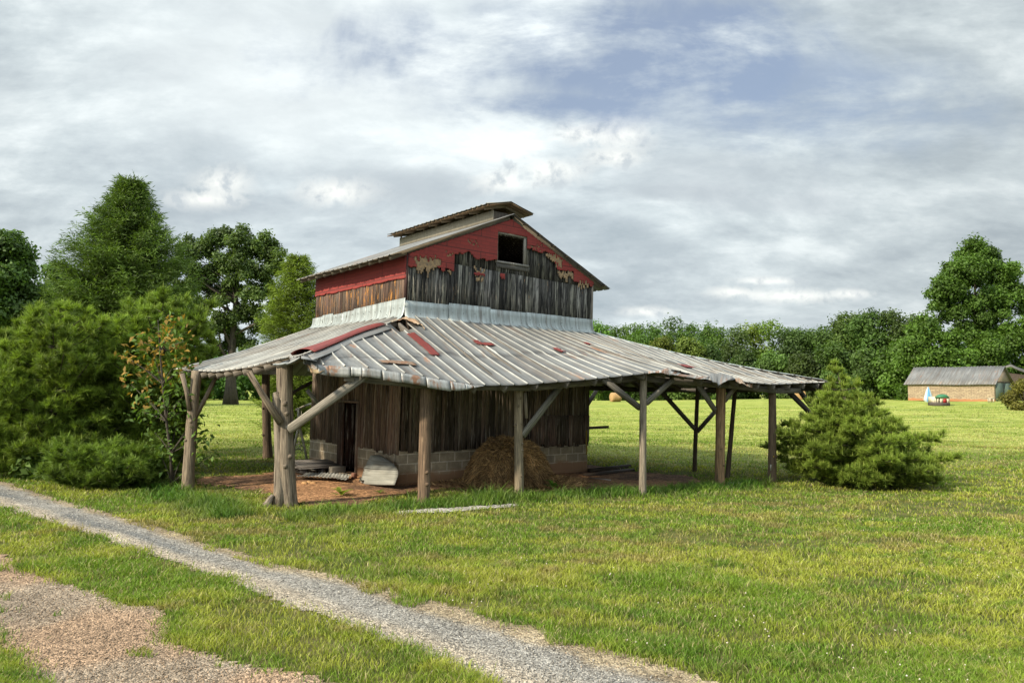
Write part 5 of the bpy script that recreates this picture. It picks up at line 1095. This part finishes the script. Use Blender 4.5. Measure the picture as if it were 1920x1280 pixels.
def pine(px, base_py, Y, top_py, half_px, label, seed, dens=1.0, L=.12, cand=.35, prof=None, lean=0, twig=.19, rows=14, hue=(1, 1, 1), z0=.03, w=.0042, nn=13, rise=.8):
    rn = random.Random(seed); b = at(px, base_py, Y); b[2] = float(gz(b[0], b[1])); H = at(px, top_py, Y)[2]-b[2]; R_ = half_px*Y/F_PX
    prof = prof or (lambda t: np.interp(t, [0, .08, .25, .5, .7, .88, 1], [.72, .92, 1, .70, .42, .20, .03]))
    e = empty('pine_tree', tuple(b), label, 'pine tree'); wd = G(); wd.tube([b-np.array([0, 0, .2]), b+np.array([lean*.4, 0, H*.5]), b+np.array([lean, 0, H*.98])], [H*.02, H*.013, .012], 8, (1, 1, 1), .05)
    C = []; D = []; T = []; PF = []
    for k in range(rows):
        t = z0+(1-z0)*(k+.3*rn.random())/rows; nbr = max(3, int((4+6*(1-t))*dens)); r0 = prof(t)*R_
        for j in range(nbr):
            a = 6.283*(j+rn.uniform(-.3, .3))/nbr+k*1.3; L_b = max(.1, r0*rn.uniform(.68, 1.12)); up_ = .12+.8*t+rn.uniform(-.12, .12)
            s = b+np.array([lean*t, 0, H*t*.95]); d = np.array([math.cos(a), math.sin(a), 0]); sd = np.array([-d[1], d[0], 0]); fn = lambda f: s+d*L_b*f+np.array([0, 0, rise*L_b*(up_*f*.5+.22*f*f-.10*math.sin(f*3))])
            wd.tube([fn(0), fn(.5), fn(1)], [.016+.012*L_b, .012, .006], 5, (1, 1, 1), 0, cap=False); bk = rn.uniform(.75, 1.2)
            m = max(1, int(L_b/(twig*1.25)))
            for q in range(m):
                f = 1-q/m*.75
                if f < .3: continue
                wd_ = twig*1.0*(1.1-.4*f)*(1 if q else 0)
                for side in ((0,) if q == 0 else (-1, 1)):
                    c_ = fn(f)+sd*side*(wd_*1.1+rn.uniform(0, .5)*twig)+np.array([0, 0, rn.uniform(-.03, .08)]); PF.append((c_, d*.9+sd*side*.5, twig*rn.uniform(.75, 1.2)*(.65+.45*min(1, r0)), bk, t, f))
    PF.append((b+np.array([lean, 0, H*.96]), np.array([0, 0, 1.0]), twig*.8, 1.1, 1, 1)); PF.append((b+np.array([lean, 0, H*.90]), np.array([0, 0, 1.0]), twig*.9, 1.1, 1, 1))
    for (c_, o_, r_, bk, t, f) in PF:
        for z in range(15):
            dv = np.array([rn.gauss(0, 1), rn.gauss(0, 1), rn.gauss(0, .8)]); dv /= np.linalg.norm(dv)+1e-6; dv = dv+o_*.55+np.array([0, 0, .75]); dv /= np.linalg.norm(dv); ln = r_*rn.uniform(.6, 1.15)
            for m in (.4, .7, 1.0):
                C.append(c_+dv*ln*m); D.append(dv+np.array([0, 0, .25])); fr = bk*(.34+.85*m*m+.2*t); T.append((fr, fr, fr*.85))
    C = np.array(C); D = np.array(D); D /= np.linalg.norm(D, axis=1)[:, None]; T = np.array(T)*np.array(hue)*rng.uniform(.8, 1.2, (len(T), 1))
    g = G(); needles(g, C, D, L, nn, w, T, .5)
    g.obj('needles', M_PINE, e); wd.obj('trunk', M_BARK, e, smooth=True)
    k = rng.random(len(C)) < cand*.10; c = C[k]; m = len(c)      # upright new shoots
    if m:
        g = G(); hh = rng.uniform(.05, .16, (m, 1)); dd = np.array([[0, 0, 1.0]])+rng.normal(0, .12, (m, 3)); q = c+dd*hh; r = .009
        vs = np.stack([c+np.array([r, 0, 0]), c+np.array([-r*.5, r*.87, 0]), c+np.array([-r*.5, -r*.87, 0]), q], 1).reshape(-1, 3); o = (np.arange(m)*4)[:, None, None]
        f = (np.array([(0, 1, 3), (1, 2, 3), (2, 0, 3)])[None]+o).reshape(-1, 3); g.add(vs, f, np.tile((2.6, 2.0, 1.9), (m*4, 1))); g.obj('new_shoots', M_PINE, e)
    return e
pine(1618, 905, 17.0, 676, 140, 'young bushy pine with pale upright shoots beside the right end of the barn roof', 3, dens=1.15, L=.085, cand=1.0, rows=13, twig=.15, lean=-.62, rise=.3,
     prof=lambda t: np.interp(t, [0, .06, .2, .35, .5, .62, .75, .9, 1], [.78, .97, 1.02, .90, .62, .42, .27, .10, .02]), hue=(1.3, 1.15, 1.0))
LP = lambda t: np.interp(t, [0, .1, .4, .7, .9, 1], [.8, 1, .95, .7, .4, .1])
pine(95, 893, 16.0, 565, 135, 'wide shaggy pine at the left edge, left of the young red tipped oak', 11, dens=.82, L=.13, cand=.5, rows=15, prof=LP, twig=.20, hue=(1.25, 1.15, .95), w=.0055)
pine(290, 893, 16.8, 550, 95, 'tall shaggy pine in front of the feathery cedar', 12, dens=.82, L=.13, cand=.5, rows=16, prof=lambda t: np.interp(t, [0, .12, .3, .5, .8, .95, 1], [.5, .6, .72, .95, 1.0, .5, .1]), twig=.20, hue=(1.2, 1.12, .95), w=.0055)
pine(205, 900, 14.9, 850, 100, 'low spreading pine beside the grass verge of the drive', 13, dens=1.1, L=.12, cand=.15, rows=5, twig=.2, prof=lambda t: np.interp(t, [0, .5, 1], [1, .9, .6]), hue=(1.15, 1.1, 1), w=.005)
pine(20, 900, 17.5, 650, 90, 'dark pine cut off by the left edge behind the wide pine', 14, dens=1.1, L=.13, cand=.2, rows=13, prof=LP, twig=.21, hue=(.9, .98, .95), w=.0055)

def cedar(px, base_py, Y, top_py, half_px, label, seed, prof, rise=1.0, hue=(1, 1, 1), n_br=420, z0=.08, wisp=1.0, lk=1.0):
    """feathery cedar: branches whose sprays are many short overlapping strands"""
    rn = random.Random(seed); b = at(px, base_py, Y); b[2] = float(gz(b[0], b[1])); H = at(px, top_py, Y)[2]-b[2]; R_ = half_px*Y/F_PX
    e = empty('cedar_tree', tuple(b), label, 'cedar tree'); wd = G(); wd.tube([b-np.array([0, 0, .2]), b+np.array([0, 0, H*.5]), b+np.array([0, 0, H*.97])], [H*.022, H*.014, .02], 8, (1, 1, 1), .05)
    P = []; Q = []; T = []; 
    for k in range(n_br):
        t = z0+(1-z0)*((k+rn.random())/n_br)**.92; a = k*2.39996+rn.uniform(-.3, .3); Lb = prof(t)*R_*rn.uniform(.55, 1.15)+.10; s = b+np.array([0, 0, H*max(0, t-.06*rise)])
        d = np.array([math.cos(a), math.sin(a), 0]); up_ = rise*rn.uniform(.45, .95)*(1.15-.3*t); n = max(3, int(Lb/.13)); sd = np.array([-d[1], d[0], 0]); pts = []
        for q in range(n+1): f = q/n; pts.append(s+d*Lb*f+np.array([0, 0, Lb*up_*f**1.5]))
        if k % 3 == 0: wd.tube([pts[0], pts[n//2], pts[-1]], [.02, .012, .004], 4, (1, 1, 1), 0, cap=False)
        kk = rn.uniform(.7, 1.3)
        for q in range(1, n+1):
            f = q/n
            if f < .15: continue
            for m in range(8):
                dv = d*rn.uniform(.2, 1)+sd*rn.uniform(-.9, .9)+np.array([0, 0, rn.uniform(-.25, .75)*rise+.1]); dv /= np.linalg.norm(dv); ln = rn.uniform(.10, .22)*lk
                p = pts[q]+sd*rn.uniform(-.12, .12)*lk+np.array([0, 0, rn.uniform(-.08, .08)]); 
                for z in range(4):
                    u_ = dv+np.array([rn.gauss(0, .45), rn.gauss(0, .45), rn.gauss(0, .45)-.15*z*wisp]); u_ /= np.linalg.norm(u_); o_ = p+dv*ln*z*.3
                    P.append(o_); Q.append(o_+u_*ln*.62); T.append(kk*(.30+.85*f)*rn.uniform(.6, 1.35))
    P = np.array(P); Q = np.array(Q); T = np.array(T)[:, None]*np.array(hue); m = len(P); D = Q-P; s = np.cross(D, rand_unit(m)); s /= np.linalg.norm(s, axis=1)[:, None]; w = .0085*lk
    v = np.stack([P-s*w*.5, (P+Q)/2-s*w, Q, (P+Q)/2+s*w], 1).reshape(-1, 3); f = (np.arange(m)*4)[:, None]+np.arange(4)[None]
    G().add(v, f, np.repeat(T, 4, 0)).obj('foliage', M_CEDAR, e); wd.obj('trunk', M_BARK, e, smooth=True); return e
cedar(218, 890, 20, 322, 108, 'tall dark feathery cedar rising above the left pines', 21, lambda t: np.interp(t, [0, .3, .5, .65, .78, .9, 1], [.8, 1.0, 1.0, .84, .56, .24, .02]), .75, (1.1, 1.12, .85), 760, .25, lk=1.25)
cedar(547, 850, 26, 474, 58, 'bright yellow green cedar standing close behind the barn at left', 22, lambda t: np.interp(t, [0, .3, .6, .8, .93, 1], [.95, 1, .9, .68, .34, .05]), .45, (1.75, 1.55, .75), 560, .05, 1.4, lk=1.15)
# sapling with coppery tips
def sapling():
    b = ground_at(322, 912); b = b+np.array([0, -.25, 0]); Y = b[1]; e = empty('young_oak', tuple(b), 'slim young oak with coppery orange upper leaves left of the roof edge', 'young oak')
    wd = G(); st = [at(322, 905, Y), at(320, 850, Y), at(312, 790, Y), at(305, 720, Y), at(300, 660, Y), at(296, 600, Y)]; wd.tube(st, [.035, .03, .028, .022, .015, .006], 7, (1, 1, 1)); rn = random.Random(4); C = []; D = []; T = []
    ends = [(262, 640, 1), (300, 618, 1), (330, 605, 1), (345, 640, 1), (318, 645, 1), (285, 660, 1), (235, 668, 1), (270, 690, 1), (335, 675, 1), (300, 700, .8), (350, 690, .5), (245, 720, .5), (270, 740, .8), (320, 735, .1), (355, 725, 0), (260, 770, 0), (300, 765, .1), (345, 770, 0),
            (330, 800, 0), (290, 810, 0), (375, 825, 0), (390, 820, 0), (395, 855, 0), (360, 800, 0), (300, 850, 0), (345, 850, 0), (380, 865, 0), (330, 875, 0), (310, 830, 0), (350, 825, 0), (370, 780, 0)]
    for (x, y, c) in ends:
        dY = rn.uniform(-.35, .35); q = at(x, y, Y+dY); k = min(4, max(0, (890-y)/60)); i = int(k); s = st[i]; wd.tube([s, (s+q)/2+np.array([0, 0, .03]), q], [.014, .009, .004], 5, (1, 1, 1), cap=False)
        for z in range(34 if y < 780 else 18):
            p = (s+(q-s)*rn.uniform(.55, 1)) if rn.random() < .4 else q; C.append(p+np.array([rn.gauss(0, .13), rn.gauss(0, .13), rn.gauss(0, .12)])); D.append((rn.gauss(0, .6), rn.gauss(-.3, .6), rn.gauss(.5, .4))); kk = rn.uniform(.7, 1.3)
            T.append(tuple(kk*w for w in ((4.0, 1.75, 1.1) if rn.random() < c*.5 else (1.3, 1.6, 1.0))))
    C = np.array(C); D = np.array(D); D /= np.linalg.norm(D, axis=1)[:, None]; T = np.array(T)
    G().add(*leafquads(C, D, rng.uniform(.09, .17, len(C)), T, .5)).obj('leaves', M_LEAF, e); wd.obj('trunk', M_BARK, e, smooth=True)
sapling()

# ---------------------------------------------------------------- far things on the right
def bale(px, Y, base_py, r, rot, label):
    c = at(px, base_py, Y); c[2] = float(gz(c[0], c[1])); g = G(); d = np.array([math.cos(rot), math.sin(rot), 0]); L = r*2.1; n = 20; vs = []
    a = np.array([-d[1], d[0], 0])
    for k, s in enumerate((-.5, -.46, -.2, .2, .46, .5)):
        rr = r*(.9 if k in (0, 5) else 1)
        for j in range(n): t = 2*math.pi*j/n; vs.append(c+d*L*s+(a*math.cos(t)+np.array([0, 0, 1])*math.sin(t))*rr*(1+.03*rnd.random())+np.array([0, 0, r*.97]))
    f = [(k*n+j, k*n+(j+1) % n, (k+1)*n+(j+1) % n, (k+1)*n+j) for k in range(5) for j in range(n)]+[tuple(range(n))[::-1], tuple(5*n+j for j in range(n))]
    g.add(vs, f); o = g.obj('hay_bale', simple('hay', (.42, .27, .12), (.28, .17, .08), 6, .95), smooth=True, loc=c); tag(o, label, 'hay bale', 'round hay bales in the field')
bale(1154, 112, 752, .72, .3, 'round tan hay bale seen beyond the right corner of the barn wall'); bale(1500, 112, 749, .85, 1.2, 'orange brown hay bale seen under the right end of the roof')
# far shed
def shed():
    Y = 85; k = at(1865, 752, Y); k[2] = float(gz(k[0], k[1])); e1 = np.array([-.54, .84, 0]); e1 /= np.linalg.norm(e1); e1 = np.array([-.62, .785, 0]); e2 = np.array([.785, .62, 0]); Lg, Wd, h, hr = 9.9, 5.2, 2.25, 4.25
    # long wall runs towards the left and slightly away, gable end faces right
    e1 = np.array([-.59, .807, 0]); e2 = np.array([.807, .59, 0])
    e = empty('block_shed', tuple(k), 'long tan block shed with grey ribbed tin roof and green doors at far right', 'shed')
    z = np.array([0, 0, 1.0]); k = k-z*.1; g = G()
    def quad(a, b, c, d, gc, t=(1, 1, 1)): g.add([a, b, c, d], [(0, 1, 2, 3)], t, gc)
    A, B, Cc, D = k, k+e1*Lg, k+e1*Lg+e2*Wd, k+e2*Wd
    quad(B, A, A+z*h, B+z*h, [(Lg, 0, 0), (0, 0, 0), (0, h, 0), (Lg, h, 0)]); quad(A, D, D+z*h, A+z*h, [(0, 0, 0), (Wd, 0, 0), (Wd, h, 0), (0, h, 0)]); quad(D, Cc, Cc+z*h, D+z*h, [(0, 0, 0), (Lg, 0, 0), (Lg, h, 0), (0, h, 0)]); quad(Cc, B, B+z*h, Cc+z*h, [(0, 0, 0), (Wd, 0, 0), (Wd, h, 0), (0, h, 0)])
    g.obj('walls', M_BRICK, e)
    for base_, sgn in ((A, 1), (B, -1)):
        g = G(); m = base_+e2*Wd/2+z*hr; o = e1*(-.03)*sgn
        g.add([base_+z*h+o, base_+e2*Wd+z*h+o, m+o, base_+z*h-o, base_+e2*Wd+z*h-o, m-o], [(0, 1, 2), (5, 4, 3), (0, 3, 4, 1), (1, 4, 5, 2), (2, 5, 3, 0)], (1.5, 1.35, 1.15)); g.obj('gable', M_STACK, e)
    for sgn in (0, 1):
        g = G(); vs = []; cs = []; a = -.3
        while a < Lg+.3: cs += [(a, 0), (a+.05, .04), (a+.13, .04), (a+.18, 0)]; a += .36
        for a, hh in cs:
            for t in (0, .33, .66, 1):
                ev = -.35 if sgn == 0 else Wd+.35; p = k+e1*a+e2*(Wd/2+(ev-Wd/2)*t)+z*(hr+.06-(hr-h)*(1+.7/Wd)*t+hh+.03*math.sin(a*.9+t)); vs.append(p)
        g.add(vs, [(i*4+j, (i+1)*4+j, (i+1)*4+j+1, i*4+j+1) for i in range(len(cs)-1) for j in range(3)], (.8, .8, .82), [(a*.5, t*1.5, 9) for a, hh in cs for t in (0, .33, .66, 1)]); g.obj('roof_slope', M_TIN, e, solid=.03)
    for i in range(2):
        g = G(); o = A-e1*.06+e2*(.35+i*2.42); g.box(o, e2*2.34, e1*.05, z*2.3, (1, 1, 1)); d = g.obj('door', simple('green_door_paint', (.10, .14, .11), (.075, .11, .09), 2, .6), e)
        g = G(); g.box(A-e1*.09+e2*(.35+i*2.42+(2.1 if i == 0 else .1)), e2*.08, e1*.03, z*2.3, (.2, .2, .2)); g.obj('door_batten', M_STACK, d)
    g = G(); g.box(A-e1*.075+e2*.2+z*2.33, e2*5.2, e1*.04, z*.12, (.25, .22, .2)); g.obj('door_rail', M_STACK, e)
    return k, e1, e2
sk, s1, s2 = shed()
def shed2():
    Y = 90; e = empty('open_shed', tuple(at(1915, 750, Y)*[1, 1, 0]+[0, 0, 1.5]), 'low shed with grey roof cut off by the right edge behind the bush', 'shed')
    z = np.array([0, 0, 1.]); b = at(1893, 750, Y)
    def pt(px, py, dY=0): return at(px, py, Y+dY)
    g = G(); vs = [pt(1884, 688), pt(1895, 686), pt(1908, 692), pt(1960, 712), pt(1884, 686, 4), pt(1895, 682, 4), pt(1908, 688, 4), pt(1960, 704, 4)]
    g.add(vs, [(0, 1, 5, 4), (1, 2, 6, 5), (2, 3, 7, 6)], (.75, .72, .7)); g.obj('roof', M_TIN, e, solid=.12)
    g = G(); a = pt(1888, 706, .3); b = pt(1958, 714, .3); g.box(a-z*2.6, b-a, (0, 3.2, 0), z*2.6+z*.5, (.35, .3, .25)); g.obj('wall', M_STACK, e)  # wall tinted dark to stand in for its shadow
shed2()
# closed garden umbrella
c = ground_at(1741, 757); Yu = c[1]; e = empty('garden_umbrella', tuple(c), 'closed blue and white garden umbrella standing on the grass before the far shed', 'umbrella')
hU = at(1741, 725, Yu)[2]-c[2]; g = G(); g.tube([c, c+np.array([0, 0, hU])], [.03, .03], 8, (1, 1, 1)); g.obj('pole', M_WHITE, e)
g = G(); n = 16; pr = [(1.0, .05), (.93, .09), (.8, .2), (.6, .30), (.38, .42), (.22, .47), (.12, .33), (.10, .3)]; vs = []; ts = []
for t, r in pr:
    for k in range(n): a = 2*math.pi*k/n; rr = r*(1 if k % 2 else .72); vs.append(c+np.array([math.cos(a)*rr, math.sin(a)*rr, hU*t])); ts.append((.10, .28, .48) if (k % 8) in (2, 3, 4) else (.62, .70, .74))
g.add(vs, [(i*n+k, i*n+(k+1) % n, (i+1)*n+(k+1) % n, (i+1)*n+k) for i in range(len(pr)-1) for k in range(n)], ts); g.obj('canopy', simple('umbrella_cloth', (1, 1, 1), (.9, .9, .9), 4, .8, usetint=True), e)
# playhouse
c = ground_at(1767, 761); Yp = c[1]; s = Yp/F_PX; e = empty('playhouse', tuple(c), 'small cream playhouse with green roof and red door on a wooden deck', 'playhouse'); z = np.array([0, 0, 1.])
X = np.array([1., 0, 0]); Yv = np.array([0, 1., 0]); w = 27*s; M_CREAM = simple('cream_plastic', (.62, .55, .42), (.55, .48, .36), 3, .6); dk = 6*s
g = G(); g.box(c-X*w*.54-z*.05, X*w*1.08, Yv*w*.8, z*(dk+.05), (.45, .42, .4)); g.obj('deck', M_STACK, e)
def cpx(px, py, dY=0): q = at(px, py, Yp+dY); return q
for x0, x1 in ((1753.5, 1756), (1758, 1760.5), (1763, 1769), (1775.5, 1780.5)):
    g = G(); a = cpx(x0, 755.5, .25); b = cpx(x1, 755.5, .25); t = cpx(x0, 744, .25); g.box(a, b-a, Yv*.12, z*(t[2]-a[2])); g.obj('wall', M_CREAM, e)
for x0 in (1754, 1779):
    g = G(); a = cpx(x0, 755.5, .38); g.box(a, X*.10, Yv*1.3, z*(12*s)); g.obj('wall', M_CREAM, e)
g = G(); a = cpx(1754, 755.5, 1.7); g.box(a, X*26*s, Yv*.1, z*(11*s)); g.obj('wall', M_CREAM, e)
a = cpx(1769, 755.5, .22); b = cpx(1775.5, 755.5, .22); dw = (b-a)[0]; g = G(); pts = [a, b, b+z*6*s, a+X*dw*.85+z*8*s, a+X*dw*.5+z*9*s, a+X*dw*.15+z*8*s, a+z*6*s]; n = len(pts)
g.add(pts+[p+Yv*.06 for p in pts], [tuple(range(n)), tuple(range(2*n-1, n-1, -1))]+[(i, n+i, n+(i+1) % n, (i+1) % n) for i in range(n)]); g.obj('door', simple('red_plastic', (.33, .02, .02), (.26, .015, .015), 3, .5), e)
g = G(); a = cpx(1769, 747, .26); g.box(a, X*dw, Yv*.1, z*3.0*s); g.obj('wall', M_CREAM, e)
rb = [cpx(1752.5, 744.5, .1), cpx(1780.5, 744.5, .1), cpx(1780.5, 744.5, 1.95), cpx(1752.5, 744.5, 1.95)]; rt_ = [cpx(1758, 740, .6), cpx(1775, 740, .6), cpx(1775, 740, 1.4), cpx(1758, 740, 1.4)]; rp_ = [cpx(1763, 738.6, .9), cpx(1770, 738.6, .9), cpx(1770, 738.6, 1.1), cpx(1763, 738.6, 1.1)]
g = G(); g.add(rb+rt_+rp_, [(3, 2, 1, 0)]+[(i, (i+1) % 4, 4+(i+1) % 4, 4+i) for i in range(4)]+[(4+i, 4+(i+1) % 4, 8+(i+1) % 4, 8+i) for i in range(4)]+[(8, 9, 10, 11)]); g.obj('roof', simple('green_plastic', (.03, .17, .07), (.02, .13, .055), 3, .5), e)
# white stool by the shed doors
c = ground_at(1858, 754); e = empty('white_stool', tuple(c), 'small white stool standing against the right end of the far shed wall', 'stool')
g = G(); g.box(c+np.array([-.26, -.2, .42]), (.52, 0, 0), (0, .4, 0), (0, 0, .06)); g.obj('seat', M_WHITE, e)
for dx_ in (-.24, .16):
    for dy_ in (-.18, .1): g = G(); g.box(c+np.array([dx_, dy_, 0]), (.08, 0, 0), (0, .08, 0), (0, 0, .42)); g.obj('leg', M_WHITE, e)
# bush at the right edge
def bush(px, base_py, top_py, half, label, hue, seed, leaves=9000):
    c = ground_at(px, base_py); Y = c[1]; H = at(px, top_py, Y)[2]-c[2]; Wd = half*Y/F_PX; B = profile_blobs(c, H, Wd*.9, 0, 26, .2, round_p, seed)
    e = empty('shrub', tuple(c), label, 'shrub'); g = G()
    for b in B[:8]: g.tube([c, np.array(b[:3])], [.05, .015], 5, (1, 1, 1), cap=False)
    g.obj('stem', M_BARK, e); crown_leaves(B, leaves, .16, hue=hue).obj('foliage', M_LEAF, e)
bush(1925, 769, 716, 34, 'round red and green shrub cut off by the right edge', (2.0, 1.35, .9), 51)
bush(120, 897, 845, 60, 'low tangled green shrub under the wide left pine', (1.1, 1.3, .8), 52, 14000)
